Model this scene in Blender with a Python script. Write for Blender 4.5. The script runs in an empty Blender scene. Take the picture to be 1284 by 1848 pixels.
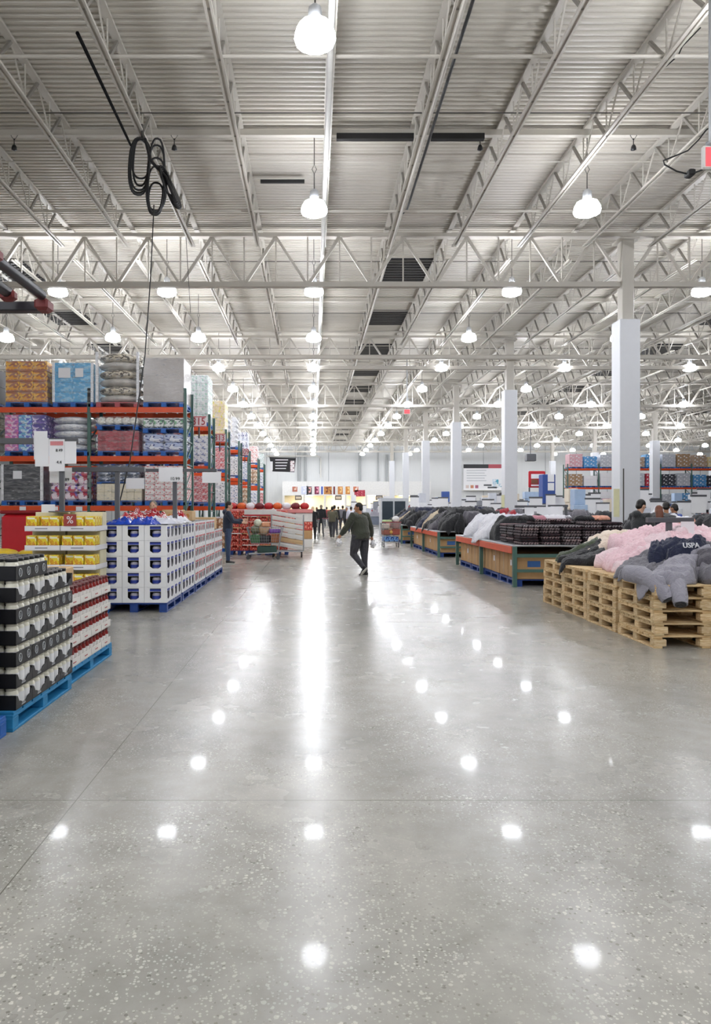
import bpy, math, random
import numpy as np
from mathutils import Vector, Matrix, noise as mnoise
R = random.Random(7)
C = bpy.context.scene.collection
SC = bpy.context.scene
# ---------------------------------------------------------------- camera, world, exposure
CAM_H = 1.6
cam = bpy.data.cameras.new('camera'); camo = bpy.data.objects.new('camera', cam); C.objects.link(camo)
SC.camera = camo
camo.location = (0, 0, CAM_H); camo.rotation_euler = (math.pi/2, 0, 0)
cam.sensor_fit = 'HORIZONTAL'; cam.sensor_width = 36; cam.lens = 36*1286/1284
cam.shift_x = (642-565)/1284; cam.shift_y = (917-924)/1284
cam.clip_start = 0.05; cam.clip_end = 300
w = bpy.data.worlds.new('world'); SC.world = w; w.use_nodes = True
w.node_tree.nodes['Background'].inputs[0].default_value = (1, 1, 1, 1)
w.node_tree.nodes['Background'].inputs[1].default_value = 0.6
SC.view_settings.view_transform = 'Standard'; SC.view_settings.look = 'None'
SC.view_settings.gamma = 1; SC.view_settings.exposure = 0.74
SC.view_settings.use_curve_mapping = False
LAMP_POWER = 50.0
SC.cycles.max_bounces = 8; SC.cycles.diffuse_bounces = 4; SC.cycles.glossy_bounces = 4
SC.cycles.sample_clamp_indirect = 6
# px helpers: where in the building a point of the photo lies, given its distance
def PX(px, D): return (px-565)*D/1286
def PZ(py, D): return CAM_H+(917-py)*D/1286
NTH = ['first', 'second', 'third', 'fourth', 'fifth', 'sixth', 'seventh', 'eighth', 'ninth', 'tenth', 'eleventh', 'twelfth', 'thirteenth', 'fourteenth', 'fifteenth', 'sixteenth', 'seventeenth', 'eighteenth', 'nineteenth', 'twentieth']

# ---------------------------------------------------------------- materials
MATS = {}
def srgb(c):
    if isinstance(c, str):
        c = tuple(int(c[i:i+2], 16)/255 for i in (0, 2, 4))
    return tuple((v/12.92 if v <= .04045 else ((v+.055)/1.055)**2.4) for v in c)
def mat(key, col, rough=.6, metal=0., var=.12, scale=6., bump=0., spec=.5, alpha=None, coat=0.):
    """plain procedural surface: colour broken up by noise, optional bump"""
    if key in MATS: return MATS[key]
    m = bpy.data.materials.new(key); m.use_nodes = True; MATS[key] = m
    nt = m.node_tree; b = nt.nodes['Principled BSDF']
    c = srgb(col)
    tc = nt.nodes.new('ShaderNodeTexCoord')
    n = nt.nodes.new('ShaderNodeTexNoise'); n.inputs['Scale'].default_value = scale; n.inputs['Detail'].default_value = 3
    nt.links.new(tc.outputs['Object'], n.inputs['Vector'])
    mx = nt.nodes.new('ShaderNodeMix'); mx.data_type = 'RGBA'
    mx.inputs[6].default_value = (*[v*(1-var) for v in c], 1); mx.inputs[7].default_value = (*[min(1, v*(1+var)) for v in c], 1)
    nt.links.new(n.outputs['Fac'], mx.inputs[0]); nt.links.new(mx.outputs[2], b.inputs['Base Color'])
    b.inputs['Roughness'].default_value = rough; b.inputs['Metallic'].default_value = metal
    b.inputs['Specular IOR Level'].default_value = spec
    if coat: b.inputs['Coat Weight'].default_value = coat; b.inputs['Coat Roughness'].default_value = .15
    if alpha is not None: b.inputs['Alpha'].default_value = alpha
    if bump:
        bp = nt.nodes.new('ShaderNodeBump'); bp.inputs['Strength'].default_value = bump; bp.inputs['Distance'].default_value = .01
        nt.links.new(n.outputs['Fac'], bp.inputs['Height']); nt.links.new(bp.outputs[0], b.inputs['Normal'])
    return m
def printed(key, base, inks, size=(.2, .2, .2), amount=.5, rough=.45, detail=1.5):
    """packaging print: blobs and bands of ink repeating in cells of `size`"""
    if key in MATS: return MATS[key]
    m = bpy.data.materials.new(key); m.use_nodes = True; MATS[key] = m
    nt = m.node_tree; b = nt.nodes['Principled BSDF']; L = nt.links
    tc = nt.nodes.new('ShaderNodeTexCoord')
    dv = nt.nodes.new('ShaderNodeVectorMath'); dv.operation = 'DIVIDE'; dv.inputs[1].default_value = size
    L.new(tc.outputs['Object'], dv.inputs[0])
    fr = nt.nodes.new('ShaderNodeVectorMath'); fr.operation = 'FRACTION'; L.new(dv.outputs[0], fr.inputs[0])
    prev = None
    for i, ink in enumerate(inks):
        ad = nt.nodes.new('ShaderNodeVectorMath'); ad.operation = 'ADD'; ad.inputs[1].default_value = (i*3.7+len(key), i*1.3, i*5.1)
        L.new(fr.outputs[0], ad.inputs[0])
        n = nt.nodes.new('ShaderNodeTexNoise'); n.inputs['Scale'].default_value = 2.2+i*1.1; n.inputs['Detail'].default_value = detail
        L.new(ad.outputs[0], n.inputs['Vector'])
        cr = nt.nodes.new('ShaderNodeMath'); cr.operation = 'GREATER_THAN'; cr.inputs[1].default_value = 1-amount+.03*i
        sc = nt.nodes.new('ShaderNodeMapRange'); sc.inputs[1].default_value = .3; sc.inputs[2].default_value = .7
        L.new(n.outputs['Fac'], sc.inputs[0]); L.new(sc.outputs[0], cr.inputs[0])
        mx = nt.nodes.new('ShaderNodeMix'); mx.data_type = 'RGBA'
        if prev is None: mx.inputs[6].default_value = (*srgb(base), 1)
        else: L.new(prev, mx.inputs[6])
        mx.inputs[7].default_value = (*srgb(ink), 1); L.new(cr.outputs[0], mx.inputs[0]); prev = mx.outputs[2]
    L.new(prev, b.inputs['Base Color']); b.inputs['Roughness'].default_value = rough
    return m
def emis(key, col, s):
    if key in MATS: return MATS[key]
    m = bpy.data.materials.new(key); m.use_nodes = True; MATS[key] = m
    b = m.node_tree.nodes['Principled BSDF']
    b.inputs['Base Color'].default_value = (*srgb(col), 1)
    b.inputs['Emission Color'].default_value = (*srgb(col), 1); b.inputs['Emission Strength'].default_value = s
    return m
def film(key='stretch_film', a=.14, col='f4f6f8'):
    if key in MATS: return MATS[key]
    m = mat(key, col, rough=.12, var=.05, alpha=a, bump=.0)
    nt = m.node_tree; b = nt.nodes['Principled BSDF']
    tc = nt.nodes.new('ShaderNodeTexCoord'); n = nt.nodes.new('ShaderNodeTexNoise')
    mp = nt.nodes.new('ShaderNodeMapping'); mp.inputs['Scale'].default_value = (3, 3, 11)
    nt.links.new(tc.outputs['Object'], mp.inputs[0]); nt.links.new(mp.outputs[0], n.inputs['Vector'])
    n.inputs['Scale'].default_value = 1.4; n.inputs['Detail'].default_value = 5; n.inputs['Distortion'].default_value = 1.5
    mr = nt.nodes.new('ShaderNodeMapRange'); mr.inputs[1].default_value = .42; mr.inputs[2].default_value = .75
    mr.inputs[3].default_value = a*.35; mr.inputs[4].default_value = min(1, a*2.6)
    nt.links.new(n.outputs['Fac'], mr.inputs[0]); nt.links.new(mr.outputs[0], b.inputs['Alpha'])
    bp = nt.nodes.new('ShaderNodeBump'); bp.inputs['Strength'].default_value = .6; bp.inputs['Distance'].default_value = .03
    nt.links.new(n.outputs['Fac'], bp.inputs['Height']); nt.links.new(bp.outputs[0], b.inputs['Normal'])
    return m
def wood(key, c1, c2, scale=3):
    if key in MATS: return MATS[key]
    m = bpy.data.materials.new(key); m.use_nodes = True; MATS[key] = m
    nt = m.node_tree; b = nt.nodes['Principled BSDF']; L = nt.links
    tc = nt.nodes.new('ShaderNodeTexCoord'); mp = nt.nodes.new('ShaderNodeMapping'); mp.inputs['Scale'].default_value = (scale, scale*3, scale*8)
    oi = nt.nodes.new('ShaderNodeObjectInfo'); ad = nt.nodes.new('ShaderNodeVectorMath'); ad.operation = 'ADD'
    L.new(tc.outputs['Object'], ad.inputs[0]); L.new(oi.outputs['Random'], ad.inputs[1]); L.new(ad.outputs[0], mp.inputs[0])
    n = nt.nodes.new('ShaderNodeTexNoise'); n.inputs['Scale'].default_value = 1.5; n.inputs['Detail'].default_value = 5; n.inputs['Distortion'].default_value = 1.2
    L.new(mp.outputs[0], n.inputs['Vector'])
    cr = nt.nodes.new('ShaderNodeValToRGB'); cr.color_ramp.elements[0].position = .3; cr.color_ramp.elements[1].position = .65
    cr.color_ramp.elements[0].color = (*srgb(c1), 1); cr.color_ramp.elements[1].color = (*srgb(c2), 1)
    L.new(n.outputs['Fac'], cr.inputs[0])
    hs = nt.nodes.new('ShaderNodeHueSaturation'); mr = nt.nodes.new('ShaderNodeMapRange'); mr.inputs[3].default_value = .82; mr.inputs[4].default_value = 1.12
    L.new(oi.outputs['Random'], mr.inputs[0]); L.new(mr.outputs[0], hs.inputs['Value']); L.new(cr.outputs[0], hs.inputs['Color'])
    L.new(hs.outputs[0], b.inputs['Base Color']); b.inputs['Roughness'].default_value = .75
    return m

# ---------------------------------------------------------------- mesh building
class MB:
    def __init__(s): s.v = []; s.f = []; s.m = []; s.sm = []
    def add(s, vs, fs, mi=0, smooth=False):
        o = len(s.v); s.v += [tuple(p) for p in vs]
        for f in fs: s.f.append([o+i for i in f]); s.m.append(mi); s.sm.append(smooth)
        return s
    def box(s, x0, y0, z0, x1, y1, z1, mi=0):
        return s.add([(x0,y0,z0),(x1,y0,z0),(x1,y1,z0),(x0,y1,z0),(x0,y0,z1),(x1,y0,z1),(x1,y1,z1),(x0,y1,z1)],
                     [(0,3,2,1),(4,5,6,7),(0,1,5,4),(1,2,6,5),(2,3,7,6),(3,0,4,7)], mi)
    def rbox(s, x0, y0, z0, x1, y1, z1, r=.01, mi=0):
        """box with chamfered vertical and horizontal edges"""
        vs = []; cx, cy, cz = (x0+x1)/2, (y0+y1)/2, (z0+z1)/2; hx, hy, hz = (x1-x0)/2, (y1-y0)/2, (z1-z0)/2
        r = min(r, hx*.9, hy*.9, hz*.9)
        rings = [(z0, r), (z0+r, 0), (z1-r, 0), (z1, r)]
        for z, q in rings:
            a, b = hx-q, hy-q; c = r*.7
            for (px, py) in ((-a+c,-b),(a-c,-b),(a,-b+c),(a,b-c),(a-c,b),(-a+c,b),(-a,b-c),(-a,-b+c)):
                vs.append((cx+px, cy+py, z))
        fs = [tuple(range(7,-1,-1)), tuple(24+i for i in range(8))]
        for k in range(3):
            for i in range(8):
                j = (i+1) % 8; fs.append((k*8+i, k*8+j, k*8+8+j, k*8+8+i))
        return s.add(vs, fs, mi)
    def bar(s, a, b, w, h=None, mi=0, up=(0,0,1)):
        """rectangular bar between two points"""
        a, b = Vector(a), Vector(b); d = (b-a).normalized(); u = Vector(up)
        if abs(d.dot(u)) > .98: u = Vector((0, 1, 0))
        x = d.cross(u).normalized(); y = x.cross(d).normalized(); h = h or w
        vs = []
        for p in (a, b):
            for sx, sy in ((-1,-1),(1,-1),(1,1),(-1,1)): vs.append(p+x*sx*w/2+y*sy*h/2)
        return s.add(vs, [(0,1,2,3),(7,6,5,4),(0,4,5,1),(1,5,6,2),(2,6,7,3),(3,7,4,0)], mi)
    def tube(s, pts, r, n=8, mi=0, closed=False, ry=None, smooth=True):
        """tube along points; r number or list; ry flattens sideways"""
        P = [Vector(p) for p in pts]; N = len(P); rr = r if isinstance(r, (list, tuple)) else [r]*N
        vs = []; prev = None
        for i, p in enumerate(P):
            d = (P[(i+1) % N]-P[i-1]) if closed else (P[min(i+1, N-1)]-P[max(i-1, 0)])
            d = d.normalized() if d.length > 1e-9 else Vector((0,0,1))
            if prev is None:
                u = Vector((0,0,1)) if abs(d.z) < .9 else Vector((0,1,0)); x = d.cross(u).normalized()
            else: x = (prev-d*prev.dot(d)).normalized()
            prev = x; y = d.cross(x)
            q = rr[i]; qx, qy = (q if isinstance(q, tuple) else (q, q*(ry or 1)))
            for k in range(n):
                a = 2*math.pi*k/n; vs.append(p+x*math.cos(a)*qx+y*math.sin(a)*qy)
        fs = []
        for i in range(N if closed else N-1):
            for k in range(n):
                l = (k+1) % n; j = (i+1) % N; fs.append((i*n+k, i*n+l, j*n+l, j*n+k))
        s.add(vs, fs, mi, smooth)
        if not closed:
            s.add(vs[:n], [tuple(range(n-1,-1,-1))], mi); s.add(vs[-n:], [tuple(range(n))], mi)
        return s
    def lathe(s, prof, c=(0,0,0), n=12, mi=0, smooth=True):
        vs = []; fs = []; m = len(prof)
        for r, z in prof:
            for k in range(n):
                a = 2*math.pi*k/n; vs.append((c[0]+r*math.cos(a), c[1]+r*math.sin(a), c[2]+z))
        for i in range(m-1):
            for k in range(n):
                l = (k+1) % n; fs.append((i*n+k, i*n+l, i*n+n+l, i*n+n+k))
        s.add(vs, fs, mi, smooth)
        s.add(vs[:n], [tuple(range(n-1,-1,-1))], mi); s.add(vs[-n:], [tuple(range(n))], mi)
        return s
    def ell(s, c, r, n=10, mi=0, rot=None):
        vs = []; fs = []; m = n//2+1
        for i in range(m+1):
            t = math.pi*i/m
            for k in range(n):
                a = 2*math.pi*k/n; p = Vector((r[0]*math.sin(t)*math.cos(a), r[1]*math.sin(t)*math.sin(a), -r[2]*math.cos(t)))
                if rot: p = rot @ p
                vs.append(Vector(c)+p)
        for i in range(m):
            for k in range(n):
                l = (k+1) % n; fs.append((i*n+k, i*n+l, i*n+n+l, i*n+n+k))
        return s.add(vs, fs, mi, True)
    def prism(s, poly, z0, z1, mi=0, axis='z', hole=None):
        """polygon (2D, CCW) extruded; axis z: (x,y); axis y: polygon in (x,z) extruded over y; axis x: polygon in (y,z)"""
        def P(a, b, c): return {'z': (a,b,c), 'y': (a,c,b), 'x': (c,a,b)}[axis]
        n = len(poly); vs = [P(a,b,z0) for a,b in poly]+[P(a,b,z1) for a,b in poly]
        fs = [tuple(range(n-1,-1,-1)), tuple(range(n,2*n))]+[(i,(i+1)%n,n+(i+1)%n,n+i) for i in range(n)]
        return s.add(vs, fs, mi)
    def build(s, name, mats, parent=None, loc=None, rotz=None):
        me = bpy.data.meshes.new(name); me.from_pydata(s.v, [], s.f); 
        for m in (mats if isinstance(mats, (list, tuple)) else [mats]): me.materials.append(m)
        me.polygons.foreach_set('material_index', s.m); me.polygons.foreach_set('use_smooth', s.sm); me.update()
        o = bpy.data.objects.new(name, me); C.objects.link(o)
        if parent: o.parent = parent
        if loc: o.location = loc
        if rotz is not None: o.rotation_euler = (0, 0, rotz)
        return o
def tag(o, label=None, cat=None, group=None, kind=None):
    if label: o['label'] = label
    if cat: o['category'] = cat
    if group: o['group'] = group
    if kind: o['kind'] = kind
    return o
def thing(name, label, cat, loc=(0,0,0), rotz=0, group=None):
    o = bpy.data.objects.new(name, None); C.objects.link(o); o.location = loc; o.rotation_euler = (0,0,rotz)
    o.empty_display_size = .1
    return tag(o, label, cat, group)
def kids(o): return KIDS.get(o.name, [])
def dup(root, loc=None, rotz=None, label=None, group=None):
    def cp(o, par):
        c = o.copy(); C.objects.link(c); c.parent = par
        for ch in list(o.children): cp(ch, c)
        return c
    r = cp(root, None)
    if loc is not None: r.location = loc
    if rotz is not None: r.rotation_euler = (0, 0, rotz)
    if label: r['label'] = label
    if group: r['group'] = group
    return r
def text(name, body, size, m, parent, loc, rot=(math.pi/2,0,0), ext=.002, sx=1.):
    cu = bpy.data.curves.new(name, 'FONT'); cu.body = body; cu.size = size; cu.extrude = ext; cu.align_x = 'CENTER'; cu.align_y = 'CENTER'
    cu.resolution_u = 3
    cu.materials.append(m); o = bpy.data.objects.new(name, cu); C.objects.link(o); o.parent = parent; o.location = loc; o.rotation_euler = rot
    me = bpy.data.meshes.new_from_object(o); bpy.data.objects.remove(o)
    o = bpy.data.objects.new(name, me); C.objects.link(o); o.parent = parent; o.location = loc; o.rotation_euler = rot; o.scale = (sx, 1, 1)
    return o
def struct(o, label=None): o['kind'] = 'structure'; (label and tag(o, label)); return o
# ---------------------------------------------------------------- shared materials
WHITE = mat('white_paint', 'e9e7e2', .55); DECK = mat('roof_deck_paint', 'c4bfb4', .5, var=.07, scale=.6)
STEEL = mat('painted_steel', 'bfbab0', .45, var=.08, scale=2)
DARKST = mat('dark_steel', '4a4844', .5); BLACK = mat('black_rubber', '121214', .5); GREY = mat('grey_metal', '5c5d61', .4)
LGREY = mat('light_grey_metal', 'b9bcc0', .35, metal=.6); ORANGE = mat('orange_beam', 'e0511c', .4); GREEN = mat('green_upright', '4a6b62', .45)
PAPER = mat('paper', 'f2f2f4', .6, var=.02); CARD = mat('cardboard', 'c09a6c', .8, var=.12, scale=9); CARD2 = mat('pale_cardboard', 'd9b98c', .8)
BLUEP = mat('blue_pallet_paint', '1763b8', .5, var=.3, scale=9); TEALP = mat('worn_blue_pallet_paint', '2689bf', .6, var=.3, scale=9)
NAVYP = mat('navy_pallet_plastic', '1c3f86', .45); RED = mat('red_plastic', 'c3202c', .4); INK = mat('black_ink', '16161a', .6)
FILM = film(); PINE = wood('pine_board', 'b8925f', 'e6cda0'); PINE2 = wood('pine_block', 'c29c68', 'ead4ac', 5)
LABELBLUE = mat('blue_label', '2c3f9c', .5)
# ---------------------------------------------------------------- the building
X0, X1, Y0, Y1, ZD = -42., 58., -16., 92., 9.72
def floor_mat():
    m = bpy.data.materials.new('polished_concrete'); m.use_nodes = True; nt = m.node_tree; b = nt.nodes['Principled BSDF']; L = nt.links
    tc = nt.nodes.new('ShaderNodeTexCoord')
    def N(scale, detail=3, rough=.55):
        n = nt.nodes.new('ShaderNodeTexNoise'); n.inputs['Scale'].default_value = scale; n.inputs['Detail'].default_value = detail
        n.inputs['Roughness'].default_value = rough; L.new(tc.outputs['Object'], n.inputs['Vector']); return n
    def ramp(src, p0, p1, c0, c1):
        r = nt.nodes.new('ShaderNodeValToRGB'); r.color_ramp.elements[0].position = p0; r.color_ramp.elements[1].position = p1
        r.color_ramp.elements[0].color = (*c0, 1); r.color_ramp.elements[1].color = (*c1, 1); L.new(src, r.inputs[0]); return r
    def mix(a, bcol, f, mode='MIX'):
        x = nt.nodes.new('ShaderNodeMix'); x.data_type = 'RGBA'; x.blend_type = mode
        if isinstance(a, tuple): x.inputs[6].default_value = (*a, 1)
        else: L.new(a, x.inputs[6])
        if isinstance(bcol, tuple): x.inputs[7].default_value = (*bcol, 1)
        else: L.new(bcol, x.inputs[7])
        if isinstance(f, float): x.inputs[0].default_value = f
        else: L.new(f, x.inputs[0])
        return x.outputs[2]
    big = ramp(N(.45, 5, .6).outputs['Fac'], .35, .68, srgb('93918a'), srgb('b1aea5'))
    mid = ramp(N(5, 5, .65).outputs['Fac'], .3, .7, (.84, .84, .83), (1.1, 1.1, 1.1))
    c = mix(big.outputs[0], mid.outputs[0], 1., 'MULTIPLY')
    # aggregate: pale and dark chips of two sizes
    def chips(scale, thr, keep, seed):
        v = nt.nodes.new('ShaderNodeTexVoronoi'); v.inputs['Scale'].default_value = scale
        ad = nt.nodes.new('ShaderNodeVectorMath'); ad.operation = 'ADD'; ad.inputs[1].default_value = (seed, seed*2, 0)
        nz = nt.nodes.new('ShaderNodeTexNoise'); nz.inputs['Scale'].default_value = scale*1.6; L.new(tc.outputs['Object'], nz.inputs['Vector'])
        sc = nt.nodes.new('ShaderNodeVectorMath'); sc.operation = 'SCALE'; sc.inputs['Scale'].default_value = .35/scale; L.new(nz.outputs['Color'], sc.inputs[0])
        a2 = nt.nodes.new('ShaderNodeVectorMath'); a2.operation = 'ADD'; L.new(tc.outputs['Object'], ad.inputs[0]); L.new(ad.outputs[0], a2.inputs[0]); L.new(sc.outputs[0], a2.inputs[1])
        L.new(a2.outputs[0], v.inputs['Vector'])
        sp = nt.nodes.new('ShaderNodeSeparateColor'); L.new(v.outputs['Color'], sp.inputs[0])
        k = nt.nodes.new('ShaderNodeMath'); k.operation = 'LESS_THAN'; k.inputs[1].default_value = keep; L.new(sp.outputs[0], k.inputs[0])
        t = nt.nodes.new('ShaderNodeMath'); t.operation = 'MULTIPLY'; t.inputs[1].default_value = thr; L.new(sp.outputs[1], t.inputs[0])
        lt = nt.nodes.new('ShaderNodeMath'); lt.operation = 'LESS_THAN'; L.new(v.outputs['Distance'], lt.inputs[0]); L.new(t.outputs[0], lt.inputs[1])
        mu = nt.nodes.new('ShaderNodeMath'); mu.operation = 'MULTIPLY'; L.new(k.outputs[0], mu.inputs[0]); L.new(lt.outputs[0], mu.inputs[1])
        return mu.outputs[0]
    pn = N(1.1, 2); patch = nt.nodes.new('ShaderNodeMapRange'); patch.inputs[1].default_value = .38; patch.inputs[2].default_value = .6
    patch.inputs[3].default_value = .1; patch.inputs[4].default_value = .6; L.new(pn.outputs['Fac'], patch.inputs[0])
    def damp(f):
        x = nt.nodes.new('ShaderNodeMath'); x.operation = 'MULTIPLY'; L.new(f, x.inputs[0]); L.new(patch.outputs[0], x.inputs[1]); return x.outputs[0]
    c = mix(c, srgb('dcd9cf'), damp(chips(85, .5, .6, 3.1)))
    c = mix(c, srgb('e3dfd4'), damp(chips(45, .42, .35, 9.4)))
    c = mix(c, srgb('5d594f'), damp(chips(60, .42, .22, 5.7)))
    c = mix(c, srgb('4c4840'), damp(chips(32, .3, .14, 1.9)))
    # saw-cut joints of the slab
    sx = nt.nodes.new('ShaderNodeSeparateXYZ'); L.new(tc.outputs['Object'], sx.inputs[0])
    for ax, off, pitch in ((0, 1.3, 6.1), (1, 2.2, 6.1)):
        a = nt.nodes.new('ShaderNodeMath'); a.operation = 'ADD'; a.inputs[1].default_value = off+610; L.new(sx.outputs[ax], a.inputs[0])
        d = nt.nodes.new('ShaderNodeMath'); d.operation = 'MODULO'; d.inputs[1].default_value = pitch; L.new(a.outputs[0], d.inputs[0])
        l = nt.nodes.new('ShaderNodeMath'); l.operation = 'LESS_THAN'; l.inputs[1].default_value = .006; L.new(d.outputs[0], l.inputs[0])
        c = mix(c, srgb('6d6a62'), l.outputs[0])
    L.new(c, b.inputs['Base Color'])
    rr = nt.nodes.new('ShaderNodeMapRange'); rr.inputs[3].default_value = .19; rr.inputs[4].default_value = .33; b.inputs['Specular IOR Level'].default_value = .42; L.new(N(1.7, 4).outputs['Fac'], rr.inputs[0])
    L.new(rr.outputs[0], b.inputs['Roughness'])
    b.inputs['Coat Weight'].default_value = .075; b.inputs['Coat Roughness'].default_value = .045; b.inputs['Coat IOR'].default_value = 1.5
    return m
struct(MB().box(X0, Y0, -.2, X1, Y1, 0).build('floor', floor_mat()), 'polished grey concrete floor with pale and dark aggregate chips')
def wall_mat():
    m = mat('insulated_wall_panel', 'e4e6e6', .5, var=.05, scale=.4)
    nt = m.node_tree; b = nt.nodes['Principled BSDF']; tc = nt.nodes.new('ShaderNodeTexCoord'); wv = nt.nodes.new('ShaderNodeTexWave')
    wv.inputs['Scale'].default_value = 1.2; wv.wave_profile = 'SIN'; nt.links.new(tc.outputs['Object'], wv.inputs['Vector'])
    bp = nt.nodes.new('ShaderNodeBump'); bp.inputs['Strength'].default_value = .3; bp.inputs['Distance'].default_value = .02
    nt.links.new(wv.outputs['Fac'], bp.inputs['Height']); nt.links.new(bp.outputs[0], b.inputs['Normal']); return m
WM = wall_mat()
struct(MB().box(X0, Y1, 0, X1, Y1+.2, 10).build('wall_back', WM), 'white panelled far wall of the warehouse')
struct(MB().box(X0, Y0-.2, 0, X1, Y0, 10).build('wall_front', WM)); struct(MB().box(X0-.2, Y0, 0, X0, Y1, 10).build('wall_left', WM)); struct(MB().box(X1, Y0, 0, X1+.2, Y1, 10).build('wall_right', WM))
# ribbed steel deck, ribs run across the aisle
mb = MB(); y = Y0; pts = []
while y < Y1:
    pts += [(y, ZD), (y+.055, ZD), (y+.075, ZD+.04), (y+.135, ZD+.04)]; y += .15
vs = []; fs = []
for a, z in pts: vs += [(X0, a, z), (X1, a, z)]
for i in range(len(pts)-1): fs.append((2*i, 2*i+2, 2*i+3, 2*i+1))
mb.add(vs, fs); mb.box(X0, Y0, ZD+.08, X1, Y1, ZD+.2)
struct(mb.build('ceiling', DECK), 'off-white ribbed steel roof deck')
GY = [20.6+12.2*k for k in range(-2, 6)]           # girder lines
def seen(x, ya, yb, m=4): return (-565/1286*yb-m) < x < (719/1286*yb+m) and yb > 0
# open web joists run away from the camera, one object per bay
jb = MB(); LJ = 12.16
for dx in (-.045, .045):
    jb.box(dx-.02, 0, .72, dx+.02, LJ, .76); jb.box(dx-.02, .5, 0, dx+.02, LJ-.5, .045)
jb.box(-.07, 0, .70, .07, LJ, .712); jb.box(-.055, .5, .035, .055, LJ-.5, .045)
p = 1.2; k = 0; y = .3
while y+p < LJ:
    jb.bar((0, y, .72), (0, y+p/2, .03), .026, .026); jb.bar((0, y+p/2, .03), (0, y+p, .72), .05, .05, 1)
    jb.bar((0, y+p/2, .03), (0, y+p/2, .72), .022); y += p
    if y+p > LJ: break
jm = jb.build('roof_joist', [STEEL, mat('shaded_web', '8d8981', .5)]); struct(jm, 'off-white open web steel roof joist spanning between girders')  # second slot: darker web diagonals, shade painted into the steel colour
first = True
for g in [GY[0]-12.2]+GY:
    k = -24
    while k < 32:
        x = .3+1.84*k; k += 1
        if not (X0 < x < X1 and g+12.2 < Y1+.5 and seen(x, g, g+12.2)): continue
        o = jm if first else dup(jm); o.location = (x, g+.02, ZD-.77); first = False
# girders: deep trusses across the building
gb = MB(); GX0, GX1 = X0+.1, X1-.1; gzb, gzt = 7.98, 9.62
SEG = 9.2
def girder_mb(L):
    g = MB()
    g.box(0, -.09, 0, L, .09, .1); g.box(0, -.11, 1.54-.1, L, .11, 1.54)
    g.box(0, -.02, .1, L, .02, .16)
    n = 5; p = L/n
    for i in range(n):
        g.bar((i*p, 0, .05), (i*p+p/2, 0, 1.46), .09, .09); g.bar((i*p+p/2, 0, 1.46), (i*p+p, 0, .05), .07, .07)
        g.bar((i*p+p/2, 0, .05), (i*p+p/2, 0, 1.46), .035, .035); g.bar((i*p, 0, .05), (i*p, 0, 1.46), .04, .04)
    return g
gm = struct(girder_mb(SEG).build('roof_girder', STEEL), 'deep off-white steel truss girder crossing under the roof'); first = True
for g in GY:
    for k in range(-5, 6):
        x = 9.05+SEG*k-SEG
        if not (X0-.5 < x < X1-SEG+.5): continue
        if not (seen(x, g, g) or seen(x+SEG, g, g)): continue
        o = gm if first else dup(gm); o.location = (x, g, 7.98); first = False
# pipes and conduits under the deck
def hpipe(name, Y, Z, r, m, xa=X0, xb=X1, n=8): return struct(MB().tube([(xa, Y, Z), (xb, Y, Z)], r, n).build(name, m))
k = 0
while 11.8+6.15*k < Y1:
    hpipe('sprinkler_pipe', 11.8+6.15*k, 9.08, .033, STEEL); hpipe('conduit', 16.25+6.15*k, 9.5, .015, STEEL, n=6); k += 1
for Y in (15.2, 27.4, 39.6, 51.8, 64.0): struct(MB().box(X0, Y-.06, 9.53, X1, Y+.06, 9.65).build('roof_purlin', STEEL))
for Y in (14.1, 22.6, 28.6, 34.9, 41): hpipe('conduit', Y, 9.42, .012, DARKST, n=6)
hpipe('sprinkler_main_pipe', 32.2, 8.42, .11, STEEL, n=12); hpipe('sprinkler_main_pipe', 57.5, 8.5, .1, STEEL, n=12)
struct(MB().tube([(2.43, 8, 9.3), (2.43, 18.4, 9.3), (2.3, 18.7, 9.3)], .03, 8).build('black_pipe', BLACK))
struct(MB().box(.5, 15.0, 9.38, 2.13, 15.12, 9.5).build('black_duct', BLACK)); struct(MB().box(2.5, 15.0, 9.38, 3.62, 15.12, 9.5).build('black_duct', BLACK))
struct(MB().box(-1.25, 16.95, 9.35, -.2, 17.02, 9.42).build('black_duct', BLACK))
struct(MB().tube([(2.2, 8, 8.93), (2.2, Y1, 8.93)], .035, 6).build('conduit', STEEL)); struct(MB().tube([(.28, 6, 8.92), (.28, Y1, 8.92)], .05, 8).build('conduit', WHITE))
# skylights (unlit, dark glass between ribs)
SKY = mat('dark_skylight_glass', '34343a', .25, var=.3)
for X in (3.08, -10.4, 17.8, 32.5):
    for k in range(11):
        Y = 24.3+6.05*k
        if not seen(X, Y, Y, 2): continue
        s = MB(); s.box(X-.85, Y-1.15, ZD-.03, X+.85, Y+1.15, ZD+.03, 0)
        for i in range(9): s.box(X-.85, Y-1.1+i*.26, ZD-.06, X+.85, Y-1.04+i*.26, ZD-.03, 1)
        struct(s.build('window_'+str(k+1), [SKY, DARKST]), 'dark unlit skylight in the roof deck')
# columns
def column(X, Y, box=True):
    o = MB(); w = .17
    o.rbox(X-w, Y-w, 0, X+w, Y+w, 9.3, .02, 0); o.box(X-.28, Y-.28, 9.28, X+.28, Y+.28, 9.34, 0)
    o.rbox(X-.29, Y-.29, 0, X+.29, Y+.29, 7.0, .02, 1); o.box(X-.3, Y-.3, 0, X+.3, Y+.3, .9, 2)
    return struct(o.build('column', [STEEL, mat('column_wrap', 'dcdee2', .45, var=.03), mat('column_guard', '8b9097', .5)]), 'white square building column')
for g in GY[2:]:
    for X in (9.05, 27.45, 45.8):
        if seen(X, g, g, 2): column(X, g)
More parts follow.
